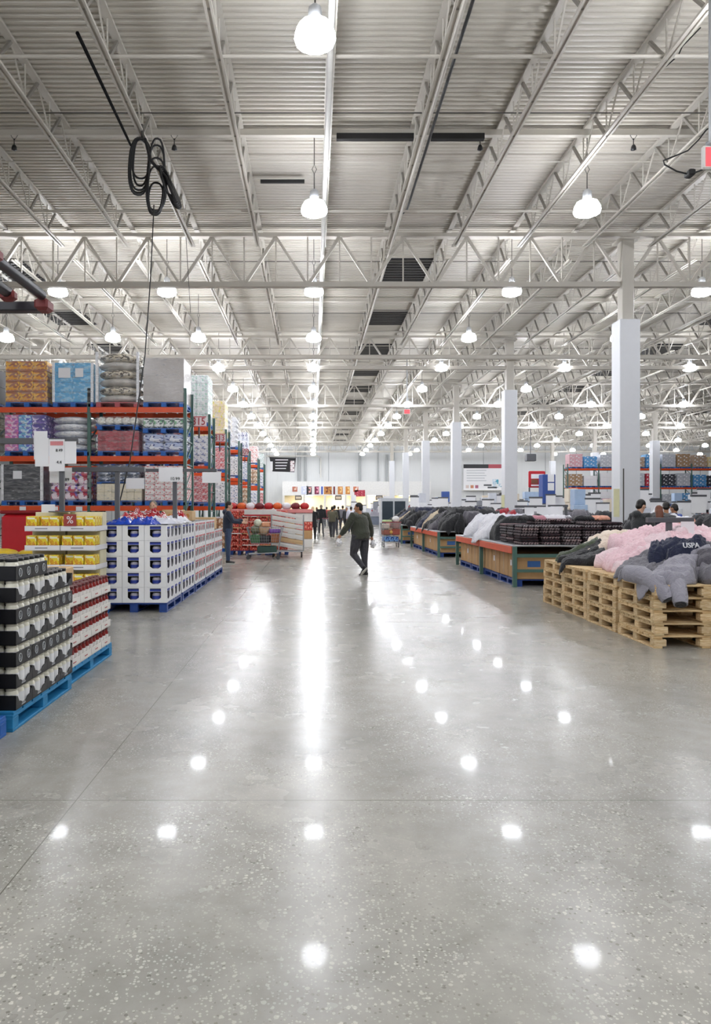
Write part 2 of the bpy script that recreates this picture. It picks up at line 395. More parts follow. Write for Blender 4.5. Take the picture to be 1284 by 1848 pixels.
# mezzanine parapet/seams on the far wall
tr = MB()
for x in range(-38, 56, 4): tr.box(x, Y1-.05, 0, x+.06, Y1, 9.6)
struct(tr.build('trim_1', mat('wall_seam', 'a9acae', .5)))
for i, (px, za, zb) in enumerate([(551, 2, 9.4), (578, 6, 8.2), (650, 4.7, 9.4), (683, 4.7, 9.4), (699, 2, 8.5), (712, 4, 9.4), (540, 5, 9)]):
    struct(MB().tube([(PX(px, 91.6), 91.7, za), (PX(px, 91.6), 91.7, zb)], .09 if i % 2 else .16, 8).build('wall_pipe', mat('pipe_grey', 'b4b7b8', .5)))
struct(MB().tube([(-6, 91.6, 8.3), (.6, 91.6, 8.3), (1, 91.6, 8), (1, 91.6, 5.5)], .1, 8).build('wall_pipe', WHITE))

# ---------------------------------------------------------------- high bay lamps
lb = MB().lathe([(.12, .22), (.22, .18), (.27, .09), (.285, 0.), (.27, -.05), (.19, -.085), (.0001, -.1)][::-1], n=14)
lh = MB().lathe([(.11, .22), (.1, .25), (.09, .42), (.05, .46)], n=12)
lr = MB().tube([(0, 0, .45), (0, 0, .8)], .012, 6).tube([(0, 0, .8), (.05, 0, .9), (0, 0, 1.0), (-.05, 0, .9), (0, 0, .8)], .008, 5).tube([(0, 0, 1.), (0, 0, 1.72)], .01, 6)
GLOW = emis('lamp_glow', 'f4f7ff', LAMP_POWER)
LROWS = [(-15.6, 'fourth row left of the aisle'), (-11.65, 'third row left of the aisle'), (-7.6, 'second row left of the aisle'), (-4.35, 'first row left of the aisle'), (.03, 'row straight above the aisle'),
         (5.93, 'first row right of the aisle'), (11.6, 'second row right of the aisle'), (17.4, 'third row right of the aisle'), (23.2, 'fourth row right of the aisle'), (29., 'fifth row right of the aisle'), (34.8, 'sixth row right of the aisle'), (40.6, 'seventh row right of the aisle'), (46.4, 'eighth row right of the aisle')]
lamp0 = thing('high_bay_lamp', '', 'lamp'); lb.build('lamp_bowl', GLOW, lamp0); lh.build('ballast_housing', LGREY, lamp0); lr.build('hanging_rod', DARKST, lamp0)
first = True
for X, rn in LROWS:
    n = 0
    for k in range(-3, 14):
        Y = 9.75+5.8*k if k < 1 else 15.4+5.83*(k-1)
        if X < -1 and k in (0, 1): continue
        if Y > 90 or X < X0+1: continue
        vis = seen(X, Y, Y, .5)
        if not vis and not (Y < 12 and abs(X) < 12) and not (Y < 30 and seen(X, Y, Y, 10)): continue
        o = lamp0 if first else dup(lamp0); first = False
        o.location = (X, Y, 8.02)
        if vis: lab = 'glowing high bay lamp, %s from the camera, %s' % (NTH[n], rn); n += 1
        else: lab = 'glowing high bay lamp over the floor outside the picture'
        o['label'] = lab; o['group'] = 'high bay lamps' if vis else 'high bay lamps outside the picture'
# sprinkler heads and small black fixtures on the first purlin
for px in (24, 314, 868, 1146):
    x = PX(px, 15.1)
    tag(MB().tube([(0,0,.14),(0,0,0)], .01, 6).lathe([(.001,-.12),(.06,-.1),(.05,-.04),(.03,0)], n=8).tube([(0,0,.1),(.07,0,.2),(0,0,.3),(-.07,0,.2),(0,0,.1)], .006, 5).build('ceiling_hook', BLACK, None, (x, 15.15, 9.32)),
        'small black bell-shaped fixture under the roof purlin, ' + {24: 'far left', 314: 'beside the coiled cables', 868: 'at the end of the black duct', 1146: 'far right'}[px], 'ceiling fixture', 'black fixtures under the roof')
# ---------------------------------------------------------------- pallets
def pallet_parts(root, W, D, mA, mB_, block=.1, H=.144):
    """block pallet: W along x, D along y, origin at its corner; top deck, nine blocks, bottom boards"""
    a = MB(); n = 7; wv = W; s = D/n
    for i in range(n): a.rbox(0, i*s+.012, H-.022, W, (i+1)*s-.012, H, .003)
    for x in (0, W/2-block/2, W-block): a.rbox(x, 0, H-.044, x+block, D, H-.022, .003)
    a.build('top_deck', mA, root)
    b = MB()
    for x in (0, W/2-block/2, W-block): b.rbox(x, 0, 0, x+block, D, .022, .003)
    b.build('bottom_boards', mA, root)
    bl = MB().rbox(0, 0, .022, block if W < 1.1 else .145, .1 if D > 1.1 else .1, H-.044, .004)
    bb = bl.build('block', mB_, root); bw = block if W < 1.1 else .145
    for i, x in enumerate((0, W/2-bw/2, W-bw)):
        for j, y in enumerate((0, D/2-.05, D-.1)):
            o = bb if i == j == 0 else bb.copy()
            if o is not bb: C.objects.link(o); o.parent = root
            o.location = (x, y, 0)
def pallet_mb(W, D, H=.144, mi=0):
    a = MB(); n = 6; s = D/n
    for i in range(n): a.box(0, i*s+.012, H-.022, W, (i+1)*s-.012, H, mi)
    for x in (0, W/2-.06, W-.12):
        a.box(x, 0, H-.044, x+.12, D, H-.022, mi); a.box(x, 0, 0, x+.12, D, .022, mi)
        for y in (0, D/2-.06, D-.12): a.box(x, y, .022, x+.12, y+.12, H-.044, mi)
    return a
def pallet(X, Y, W, D, m, label, group=None, z=0):
    t = thing('pallet', label, 'pallet', (X, Y, z), 0, group); pallet_parts(t, W, D, m, m, .12); return t

# ---------------------------------------------------------------- near left: black trays of jars, red jars, navy cases
pallet(-3.33, 5.08, 1.19, 1.24, TEALP, 'worn blue pallet on the floor under the black jar trays')
pallet(-3.33, 6.36, 1.14, 1.4, TEALP, 'worn blue pallet on the floor under the red sauce jars')
pallet(-3.36, 3.78, 1.2, 1.24, BLUEP, 'bright blue pallet in the left corner, nearest to the camera')
TRAY = mat('black_tray_board', '1b1b1d', .5); JARW = mat('cream_sauce', 'ece9d8', .25, var=.03, coat=.5); LIDB = mat('black_jar_lid', '151517', .3)
JLAB = mat('white_jar_label', 'f0f1f2', .5, var=.03); RING = mat('grey_ring_print', 'bfc2c6', .5)
def tray(W, D, H, style, m=TRAY):
    """open board tray, origin at corner; style 0 = solid sides, 1 = sides cut down in waves"""
    a = MB(); t = .006; a.box(0, 0, 0, W, D, t); a.box(0, 0, 0, t, D, H*.95); 
    if style == 0:
        a.box(W-t, 0, 0, W, D, H); a.box(0, 0, 0, W, t, H); a.box(0, D-t, 0, W, D, H)
    else:
        a.box(0, 0, 0, W, t, H); a.box(0, D-t, 0, W, D, H)
        pr = [(0, 0), (D, 0), (D, H*.75), (D*.92, H*.95), (D*.86, H*.6), (D*.72, H*.5), (D*.62, H*.28), (D*.4, H*.3), (D*.3, H*.45), (D*.2, H*.5), (D*.12, H*.9), (0, H)]
        a.prism(pr, W-t, W, axis='x')
    return a
trayA = thing('jar_tray', '', 'tray'); tray(.395, .3, .105, 0).build('tray_board', TRAY, trayA)
for y in (.075, .225):
    a = MB()
    pts = [(.397, y+.026*math.cos(t*math.pi/8), .055+.03*math.sin(t*math.pi/8)) for t in range(16)]
    a.tube(pts, .0035, 5, closed=True); a.tube([(.397, y-.008, .04), (.397, y+.004, .055), (.397, y-.004, .07)], .003, 5); a.build('round_emblem', RING, trayA)
trayB = thing('jar_tray', '', 'tray'); tray(.395, .3, .105, 1).build('tray_board', TRAY, trayB)
MB().box(.395, .1, .015, .397, .17, .022).box(.395, .105, .027, .397, .16, .031).build('printed_caption', RING, trayB)
jar0 = thing('mayonnaise_jar', '', 'jar')
MB().lathe([(.044, 0), (.048, .008), (.048, .11), (.04, .125), (.038, .13)], n=12).build('jar_body', JARW, jar0)
MB().lathe([(.0485, .02), (.0485, .1)], n=12).build('jar_label', JLAB, jar0)
MB().lathe([(.042, .128), (.043, .131), (.043, .148), (.04, .15)], n=12).build('jar_lid', mat('pale_jar_lid', 'cfcbb8', .35), jar0)
jarB = thing('mayonnaise_jar', '', 'jar')
MB().lathe([(.044, 0), (.048, .008), (.048, .11), (.04, .125), (.038, .13)], n=12).build('jar_body', JARW, jarB)
MB().lathe([(.0485, .02), (.0485, .1)], n=12).build('jar_label', JLAB, jarB)
MB().lathe([(.042, .128), (.045, .131), (.045, .15), (.042, .152)], n=12).build('jar_lid', LIDB, jarB)
used = set()
def place(proto, loc, label, group=None, rotz=0, cat=None):
    o = proto if proto.name not in used else dup(proto)
    used.add(proto.name); o.location = loc; o.rotation_euler = (0, 0, rotz); o['label'] = label
    if group: o['group'] = group
    return o
TH = .155; zb = .146
for tier in range(7):
    for j in range(4):
        if tier == 6 and j > 1: continue
        for col in (0, 1):
            if col == 1 and tier < 5 and j < 2: continue
            x = -2.53-col*.4; y = 5.12+j*.301; z = zb+tier*TH
            st = 'solid sided' if tier % 2 == 0 and tier != 0 or tier == 6 else 'wavy sided'
            pr = trayA if tier % 2 == 0 and tier > 0 else trayB
            if tier in (2, 4, 6): pr = trayA
            place(pr, (x, y, z), 'black jar tray in the %s tier, %s from the camera%s' % (NTH[tier], NTH[j], '' if col == 0 else ', inner column'), 'black jar trays on the blue pallet')
            nx = 4 if tier == 6 or (tier == 5 and j > 1) else 1
            for a in range(3):
                for b in range(4):
                    if col == 1 and not (tier >= 5 and b > 1): continue
                    if not (b >= 4-nx or (j == 0 and a == 0 and b >= 2)): continue
                    top = tier == 6 or (tier == 5 and j > 1)
                    if tier == 5 and j > 1 and (a+b+j) % 4 == 0: continue
                    place(jarB if top else jar0, (x+.05+b*.098, y+.05+a*.1, z+.006), '%s mayonnaise jar, %s tier, %s %stray from camera, %s row, %s from aisle' % ('black lidded' if top else 'cream', NTH[tier], NTH[j], 'inner ' if col else '', NTH[a], NTH[3-b]),
                          'black lidded mayonnaise jars on top' if top else 'mayonnaise jars in the %s tray tier' % NTH[tier])
# eighth tier at the back left
place(trayA, (-3.05, 5.72, zb+7*TH), 'black jar tray standing alone on top at the left edge', 'black jar trays on the blue pallet')
for a in range(3):
    for b in range(2): place(jar0, (-3.05+.25+b*.098, 5.77+a*.1, zb+7*TH+.006), 'cream mayonnaise jar in the topmost black tray, %s row, %s side' % (NTH[a], ['left', 'right'][b]), 'mayonnaise jars in the topmost tray')
# red sauce jars
JRED = mat('red_sauce', '8c2420', .25, coat=.6); LIDR = mat('dark_red_lid', '5d1618', .35)
trayR = thing('sauce_tray', '', 'tray'); tray(.39, .325, .07, 0).build('tray_board', mat('white_tray_board', 'f0ece6', .6), trayR)
MB().box(.39, .12, .03, .3925, .2, .04).build('printed_caption', mat('pink_print', 'b95a5a', .5), trayR)
jarR = thing('sauce_jar', '', 'jar'); MB().lathe([(.04, 0), (.044, .01), (.044, .12), (.036, .14), (.035, .148)], n=12).build('jar_body', JRED, jarR)
MB().lathe([(.0445, .025), (.0445, .1)], n=12).build('jar_label', mat('white_sauce_label', 'efe9e4', .5, var=.2, scale=30), jarR); MB().lathe([(.038, .146), (.04, .15), (.04, .17), (.037, .172)], n=12).build('jar_lid', LIDR, jarR)
for tier in range(4):
    for j in range(4):
        x = -2.58; y = 6.39+j*.33; z = zb+tier*.185
        place(trayR, (x, y, z), 'white tray of red sauce jars, %s tier, %s from the camera' % (NTH[tier], NTH[j]), 'white sauce trays on the blue pallet')
        for b in ((3, 2) if tier == 3 else (3,)):
            for a in range(3):
                place(jarR, (x+.045+b*.098, y+.055+a*.105, z+.007), 'red sauce jar, %s tier, %s tray from camera, %s row, %s from aisle' % (NTH[tier], NTH[j], NTH[a], NTH[3-b]), 'sauce jars in the %s tier, tray %s' % (NTH[tier], NTH[j]))
tag(MB().rbox(-3.0, 6.44, zb, -2.6, 7.74, .97, .01).build('carton', CARD2), 'long pale cardboard carton behind the red sauce trays', 'carton')
place(jarB, (-2.68, 6.62, .972), 'single black lidded mayonnaise jar left on the pale carton', 'lone mayonnaise jar')
# navy cases nearest
NAVY = printed('navy_case_print', '1c2550', ['18204a', '31489a'], (.3, .3, .2), .45)
case0 = thing('navy_case', '', 'case'); MB().rbox(0, 0, 0, .4, .3, .22, .006).build('case_board', NAVY, case0)
MB().box(.4, .04, .1, .403, .26, .15).build('white_logo_panel', PAPER, case0); MB().box(.4, .05, .03, .403, .12, .08).box(.4, .14, .03, .403, .25, .07).build('yellow_print', mat('yellow_print', 'e0b64a', .5), case0)
for tier in range(4):
    for j in range(4):
        for col in (0,):
            place(case0, (-2.6, 3.8+j*.303, zb+tier*.222), 'navy case with white and yellow print, %s tier, %s from the camera' % (NTH[tier], NTH[j]), 'navy cases on the bright blue pallet')

# ---------------------------------------------------------------- yellow boxed goods in white display trays
pallet(-4.18, 10.28, 1.06, .64, BLUEP, 'blue pallet under the yellow box display')
YEL = printed('yellow_box_print', 'f0d935', ['f5eeb0', 'e0a02a'], (.15, .12, .2), .36)
ybox = thing('yellow_box', '', 'box'); MB().rbox(0, 0, 0, .15, .11, .205, .006).build('box_board', YEL, ybox)
MB().box(.015, -.002, .035, .13, 0, .075).box(.15, .01, .035, .152, .1, .075).build('amber_food_print', mat('amber_print', 'c9842c', .5), ybox)
MB().box(.02, -.002, .16, .125, 0, .185).build('white_caption_panel', mat('cream_panel', 'f7f3dc', .5), ybox)
wtray = thing('display_tray', '', 'tray')
b_ = MB().box(0, 0, 0, .51, .58, .01).box(0, 0, 0, .51, .006, .075).box(.504, 0, 0, .51, .58, .075).box(0, 0, 0, .006, .58, .075).box(0, .574, 0, .51, .58, .075); b_.build('tray_board', PAPER, wtray)
MB().box(.15, -.002, .03, .33, 0, .045).build('grey_caption', mat('grey_print', '9a9aa2', .5), wtray)
for tier in range(5):
    for c in range(2):
        z = zb+tier*.28; sd = ['left', 'right'][c]
        place(wtray, (-4.17+c*.52, 10.3, z), 'white display tray of yellow boxes, %s tier, %s side' % (NTH[tier], sd), 'white display trays of yellow boxes')
        for a in range(3):
            for r in range(3 if tier == 4 else 2):
                if tier == 4 and r == 0 and a == 1 and c == 0: continue
                if tier == 2 and r == 0 and a == 0 and c == 1: continue
                place(ybox, (-4.155+c*.52+a*.163, 10.312+r*.12, z+.012), 'yellow food box, %s tier, %s tray, %s row, %s from the left' % (NTH[tier], sd, NTH[r], NTH[a]), 'yellow food boxes of the white display')
        r0 = .38 if tier == 4 else .26
        tag(MB().rbox(.01, r0, .01, .5, .57, .275, .004).build('inner_carton', mat('cream_carton', 'ece5c4', .6), None, (-4.17+c*.52, 10.3, z)), 'cream inner carton behind the yellow boxes, %s tier, %s tray' % (NTH[tier], sd), 'carton', 'inner cartons of the yellow display')
cd = thing('price_card', 'small red and white card stuck on the front of the top yellow boxes', 'sign', (-3.6, 10.29, 1.34)); MB().box(0, 0, 0, .18, .005, .17).build('card', mat('brick_red_card', 'a8443c', .5), cd)
text('card_lettering', '%', .15, PAPER, cd, (.09, -.002, .085))
# yellow sacks stacked to the left behind
YS = mat('yellow_sack', 'e2c02a', .45, var=.25, scale=12)
for i in range(5):
    for j in range(2):
        s = MB().ell((0, 0, .075), (.25, .3, .085), 12); tag(s.build('yellow_sack', YS, None, (-5.0+j*.5+R.uniform(-.02, .02), 11.5, .15+i*.16)), 'yellow sack, %s from the bottom, in the %s stack behind the yellow boxes' % (NTH[i], ['left', 'right'][j]), 'sack', 'yellow sacks behind the display')
pallet(-5.3, 11.15, 1.2, .8, BLUEP, 'blue pallet under the yellow sacks')
# red bin at the far left
rb_ = thing('red_bin', 'red plastic display bin at the left edge behind the yellow goods', 'bin', (-5.35, 12.2, 0)); MB().rbox(0, 0, 0, .8, .8, 1.5, .05).build('bin_body', RED, rb_); MB().rbox(-.02, -.02, 1.5, .82, .82, 1.56, .02).build('bin_rim', mat('dark_red', '8e1a22', .4), rb_)

# ---------------------------------------------------------------- white cartons with windows (blue) and red ones along the aisle
def carton(W, D, H, ink, tubm, windows_x, windows_y, name, lidm):
    """display carton with cut-out windows on the front (-y) and right (+x) faces; a real hole with the tub inside"""
    t = thing(name, '', 'carton'); a = MB(); e = .004
    def face(width, wins, put):
        # windows: list of centre positions; column strips between
        hw = .086*width/.34 if len(wins) == 1 else width/len(wins)*.3; hw = max(hw, .04)
        zt, zm, zbm = H*.72, H*.34, H*.2; segs = []; cur = 0
        for c in wins:
            segs.append((cur, c-hw)); cur = c+hw
        segs.append((cur, width))
        for s0, s1 in segs: put([(s0, 0), (s1, 0), (s1, H), (s0, H)])
        for c in wins:
            put([(c-hw, zt), (c+hw, zt), (c+hw, H), (c-hw, H)])
            put([(c-hw, 0), (c+hw, 0), (c+hw, zm), (c+hw*.5, zbm), (c-hw*.5, zbm), (c-hw, zm)])
        return hw
    def pf(poly): a.add([(u, 0, v) for u, v in poly], [tuple(range(len(poly)))]); a.add([(u, e, v) for u, v in poly], [tuple(range(len(poly)))[::-1]])
    def ps(poly): a.add([(W, u, v) for u, v in poly], [tuple(range(len(poly)))]); a.add([(W-e, u, v) for u, v in poly], [tuple(range(len(poly)))[::-1]])
    h1 = face(W, windows_x, pf); h2 = face(D, windows_y, ps)
    a.box(0, e, 0, e, D, H); a.box(0, D-e, 0, W, D, H); a.box(0, 0, 0, W, D, e); 
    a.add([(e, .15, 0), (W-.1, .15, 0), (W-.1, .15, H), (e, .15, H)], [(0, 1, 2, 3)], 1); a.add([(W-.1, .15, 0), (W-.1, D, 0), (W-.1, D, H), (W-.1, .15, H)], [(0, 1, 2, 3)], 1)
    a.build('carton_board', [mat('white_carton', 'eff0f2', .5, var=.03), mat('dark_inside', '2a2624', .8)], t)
    for c in windows_x: MB().box(c-h1, -.003, H*.74, c+h1, 0, H*.86).box(c-h1, -.003, H*.86, c+h1, 0, H*.93, 1).build('label_strip', [ink, mat('dark_navy_print', '1e2450', .5) if ink == LABELBLUE else ink], t)
    for c in windows_y: MB().box(W, c-h2, H*.74, W+.003, c+h2, H*.88).build('label_strip', ink, t)
    for c in windows_x:
        MB().lathe([(.06, H*.06), (.066, H*.1), (.068, H*.5), (.056, H*.62)], (c+.005, .078, 0), 10).build('tub', tubm, t)
        MB().lathe([(.07, H*.25), (.07, H*.45)], (c+.005, .078, 0), 10).build('tub_band', ink, t)
    for c in windows_y:
        MB().lathe([(.042, H*.06), (.046, H*.1), (.048, H*.5), (.04, H*.62)], (W-.056, c, 0), 10).build('tub', tubm, t)
    return t
TUBG = mat('grey_tub', 'a9a6b4', .3, var=.2); TUBR = mat('red_tub', 'a93038', .35, var=.3, scale=20)
cb = carton(.335, .615, .237, LABELBLUE, TUBG, [.1675], [.16, .46], 'blue_label_carton', None)
REDL = mat('red_label', 'c2303a', .5)
cr_ = carton(.335, .41, .237, REDL, TUBR, [.1675], [.11, .3], 'red_label_carton', None)
for p in range(2):
    py = 10.93+p*1.33
    pallet(-3.26, py, 1.02, 1.24, NAVYP, 'navy blue pallet under the %s stack of blue labelled cartons' % ['near', 'far'][p])
    for c in range(3):
        for j in range(2):
            for tier in range(5):
                place(cb, (-3.265+c*.34, py+.005+j*.618, zb+tier*.239), 'white carton with blue label, %s stack, %s row, %s tier, %s from left' % (['near', 'far'][p], ['front', 'back'][j], NTH[tier], NTH[c]), 'white cartons with blue labels')
for p in range(3):
    py = 13.62+p*1.38
    pallet(-3.26, py, 1.02, 1.28, NAVYP, 'navy blue pallet under the %s stack of red labelled cartons' % NTH[p])
    for c in range(3):
        for j in range(3):
            for tier in range(5 if p < 2 else 4):
                if c < 2 and tier < 3 and p > 0: continue
                place(cr_, (-3.265+c*.34, py+.01+j*.42, zb+tier*.239), 'white carton with red label, %s stack, %s row, %s tier, %s from left' % (['near', 'middle', 'far'][p], ['front', 'middle', 'back'][j], NTH[tier], NTH[c]), 'white cartons with red labels')
for p, (x, y, z, wd, d, h) in enumerate([(-2.98, 14.35, 1.345, .55, .4, .2), (-2.9, 16.5, 1.105, .6, .5, .28), (-3.2, 15.1, 1.345, .4, .5, .22)]):
    t = thing('cardboard_case', ['wide pale cardboard case lying on the red labelled cartons', 'pale cardboard case on the far end of the carton row', 'pale cardboard case behind the others on the carton row'][p], 'carton', (x, y, z))
    MB().rbox(0, 0, 0, wd, d, h, .01).build('case_board', CARD2, t); q = MB()
    for k in range(4): q.ell((wd*(.17+.22*k), -.001, h*.5), (.035, .003, .045), 10)
    q.build('fruit_print', mat('orange_print', 'cf8a48', .6), t)
# ---------------------------------------------------------------- plastic film and bags heaped on the cartons
def crumple(name, cx, cy, z, w, d, h, m, seed, label, cat, group=None, n=22, sharp=1.4):
    """loose crumpled sheet or bag: a closed lump with random folds"""
    a = MB(); vs = []; fs = []
    for i in range(n+1):
        for j in range(n+1):
            u, v = i/n*2-1, j/n*2-1; rr = max(0, 1-max(abs(u), abs(v))**3)
            f = mnoise.noise(Vector((u*2.1+seed, v*2.1, seed*.7)))*.6+abs(mnoise.noise(Vector((u*5+seed, v*5, 3))))*sharp*.5
            hh = h*rr*(.45+f)
            vs.append((u*w/2*(1+.18*mnoise.noise(Vector((v*2, seed, 1)))), v*d/2*(1+.18*mnoise.noise(Vector((u*2, seed, 5)))), max(.004, hh)))
    N = n+1
    for i in range(n):
        for j in range(n): fs.append((i*N+j, i*N+N+j, i*N+N+j+1, i*N+j+1))
    a.add(vs, fs, 0, True)
    o = [(x, y, 0) for x, y, _ in vs]; a.add(o, [tuple(reversed(f)) for f in fs])
    return tag(a.build(name, m, None, (cx, cy, z)), label, cat, group)
ZT = zb+5*.239+.002
BF = mat('blue_plastic_film', '2147b8', .25, var=.4, scale=9, coat=.4); WF = mat('white_plastic_film', 'e6e8f2', .25, var=.12, scale=9, coat=.4)
RB = printed('red_white_bag_print', 'c22a34', ['f0eaea', 'b01f2a'], (.2, .2, .12), .48, .3)
crumple('plastic_film', -2.98, 11.12, ZT, .4, .4, .15, BF, 1.2, 'crumpled blue plastic film on the left of the white cartons', 'plastic film')
crumple('plastic_film', -2.62, 11.1, ZT, .42, .34, .16, BF, 4.2, 'crumpled blue plastic film in the middle of the white cartons', 'plastic film')
crumple('plastic_film', -2.5, 11.7, ZT, .7, .6, .13, WF, 7.7, 'pale crumpled film with blue print over the near white cartons', 'plastic film')
crumple('plastic_film', -2.62, 12.9, ZT, .8, .8, .16, WF, 2.7, 'pale crumpled film over the far white cartons', 'plastic film')
for i, (x, y, w_, h_) in enumerate([(-3.0, 11.75, .5, .26), (-2.75, 12.25, .5, .3), (-3.05, 12.6, .5, .3), (-2.55, 13.6, .3, .3)]):
    crumple('snack_bag', x, y, ZT, w_, .5, h_, RB, 11+i*3, 'large red and white bag on the cartons, %s from the camera' % NTH[i], 'bag', 'red and white bags on the cartons', sharp=.8)

# ---------------------------------------------------------------- pallet racks
def rack_frame(x, y, D, H, parent):
    a = MB()
    for yy in (y, y+D-.08): a.box(x-.04, yy, 0, x+.04, yy+.08, H)
    a.build('upright', GREEN, parent); b = MB(); z = .3
    while z+.9 < H: b.bar((x, y+.05, z), (x, y+D-.05, z+.55), .035, .03); b.bar((x, y+.05, z+.6), (x, y+D-.05, z+.6), .035, .03); z += .6
    b.build('upright_bracing', GREEN, parent)
def rack(label, xs, y, D, levels, H, group=None, deckm=None):
    t = thing('pallet_rack', label, 'rack', (0, 0, 0), 0, group)
    for x in xs: rack_frame(x, y, D, H, t)
    for z in levels:
        for x0, x1 in zip(xs[:-1], xs[1:]):
            for yy in (y-.02, y+D-.04): MB().box(x0+.04, yy, z-.13, x1-.04, yy+.06, z).build('beam', ORANGE, t)
            d = MB()
            for k in range(9):
                xx = x0+.1+(x1-x0-.2)*k/8; d.box(xx-.012, y, z-.03, xx+.012, y+D, z-.005)
            d.build('wire_deck', LGREY, t)
    return t
LASTLOAD = [None]
def load(label, X, Y, z, W, D, H, kind, rows, cols, m, wrap=True, pm=BLUEP, group=None, posts=False, jit=0., m2=None, ph=.12):
    """a pallet with its wrapped load: one thing; its cases are parts"""
    t = thing('pallet_load', label, 'pallet load', (X, Y, z), 0, group)
    pallet_mb(W, D, ph).build('pallet', pm, t); hh = H/rows; ww = W/cols; R2 = random.Random(hash(label) % 1000 if False else len(label)*7+int(X*13))
    for r in range(rows):
        for c in range(cols):
            x0, x1, z0, z1 = c*ww+.003, (c+1)*ww-.003, ph+r*hh+.002, ph+(r+1)*hh-.002
            mm = m if not isinstance(m, list) else m[(r+c) % len(m)] if kind != 'cols' else m[c % len(m)]
            if kind == 'sack':
                s = MB(); s.ell(((x0+x1)/2+R2.uniform(-.02, .02), D/2, (z0+z1)/2), (ww*.54, D*.53, hh*.62), 14); s.build('sack', mm, t)
            elif kind == 'pack':
                s = MB().rbox(x0, 0, z0, x1, D, z1, .045); s.build('pack', mm, t)
            elif kind == 'rollpack':
                s = MB(); 
                for k in range(3):
                    xx = x0+(x1-x0)*(k+.5)/3
                    s.tube([(xx, .02, (z0+z1)/2), (xx, D-.02, (z0+z1)/2)], min((x1-x0)/6, hh/2), 10)
                s.build('pack', mm, t)
            else: MB().rbox(x0, 0, z0, x1, D, z1, .006).build('case', mm, t)
    if posts:
        q = MB()
        for xx in (-.01, W-.05): q.box(xx, -.015, ph, xx+.06, .04, ph+H)
        q.build('corner_posts', PAPER, t)
    if wrap:
        LASTLOAD[0] = t; a = MB(); g = .012; a.rbox(-g, -g-.01, ph*.6, W+g, D+g, ph+H+g, .02); a.build('stretch_wrap', FILM, t)
    return t
RX = [-7.98, -5.6, -3.2]; LV = [1.66, 2.9, 4.12]; RY = 17.8
rack('three level orange and green pallet rack facing the camera on the left', RX, RY, 1.1, LV, 4.6)
P = printed
om = P('orange_case_print', 'eba21c', ['f4bb3c', 'b0683a'], (.34, .5, .26), .45)
bm_ = P('sky_case_print', '58aede', ['6cbce6', '9ad2f0'], (.5, .5, .26), .42)
load('pallet of orange printed cases on the top shelf of the left rack', -7.68, RY, 4.13, 1.04, 1.0, 1.02, 'case', 4, 3, om)
load('pallet of sky blue cases with two white papers, top shelf of the rack', -6.5, RY, 4.13, 1.0, 1.0, .98, 'case', 4, 2, bm_, posts=True)
q = thing('paper_sheet', 'two white papers stuck on the sky blue cases', 'paper', (-6.4, RY-.03, 4.85)); MB().box(.05, 0, 0, .35, .004, .25).build('sheet', PAPER, q); MB().box(.47, 0, .02, .67, .004, .24).build('sheet', PAPER, q)
SIL = mat('silvery_film', 'c9c4bc', .22, var=.4, scale=5, bump=.8, coat=.5)
load('pallet of beige sacks in silvery film, tallest load on the top shelf', -5.42, RY, 4.13, 1.06, 1.0, 1.25, 'sack', 6, 1, [SIL, P('beige_sack_print', 'd8cbb0', ['efe6d2', '5f5344'], (.3, .3, .2), .4)], pm=mat('pinkish_pallet', 'b5535a', .5), posts=True)
load('pallet of plain grey-brown goods in shiny film at the top shelf end', -4.24, RY, 4.13, 1.02, 1.0, 1.1, 'case', 1, 1, mat('taupe_cover', 'a39a93', .3, bump=.5, coat=.5))
load('black wrapped goods at the left edge of the top shelf', -8.9, RY, 4.13, .95, 1.0, .85, 'case', 2, 2, mat('black_case', '2d2c30', .4), wrap=False)
pk = [P('pink_pack_print', 'e66fae', ['f4c9e4', 'b85bb0'], (.35, .4, .22), .45), P('aqua_pack_print', '6fb4de', ['cfe6f6', '5e6fd0'], (.35, .4, .22), .45), P('violet_pack_print', '7d63b8', ['e3d8f4', '4f3e9a'], (.35, .4, .22), .45)]
load('pallet of pink, aqua and violet packs on the middle shelf', -7.7, RY, 2.91, 1.02, 1.0, .9, 'cols', 4, 3, pk)
load('pallet of white bags with grey print on the middle shelf', -6.6, RY, 2.91, 1.0, 1.0, .88, 'sack', 5, 1, P('white_sack_print', 'eceef2', ['cfd2da', 'f6f6f6'], (.3, .3, .12), .4), wrap=False)
load('pallet of dark red cases under white packs on the middle shelf', -5.38, RY, 2.91, 1.02, 1.0, .5, 'case', 2, 2, P('dark_red_case_print', 'a83440', ['b94a55', '8e2632'], (.5, .5, .25), .4))
load('small pallet of cream packs on top of the dark red cases', -5.4, RY, 3.56, 1.02, 1.0, .2, 'pack', 1, 5, P('cream_pack_print', 'ece9dc', ['c3beb0', 'f6f5ee'], (.2, .2, .2), .4))
load('pallet of white and navy nappy packs on the middle shelf', -4.25, RY, 2.91, 1.02, 1.0, .42, 'pack', 2, 2, P('navy_white_print', 'e8ebf4', ['2e3f84', 'b8c4e2'], (.5, .4, .21), .42))
load('small pallet of white and green packs above the navy and white packs', -4.25, RY, 3.48, 1.02, 1.0, .25, 'pack', 1, 4, P('green_white_print', 'eef1ee', ['7cc08c', '566a66'], (.26, .4, .25), .35))
load('black machine wrapped in film on the lowest shelf at left', -7.78, RY, 1.67, 1.02, 1.0, .9, 'case', 3, 1, mat('charcoal_goods', '3c3d42', .25, var=.6, scale=4, coat=.5), posts=True)
MB().box(.3, -.04, .66, .52, -.035, .86).build('paper_sheet', PAPER, LASTLOAD[0])
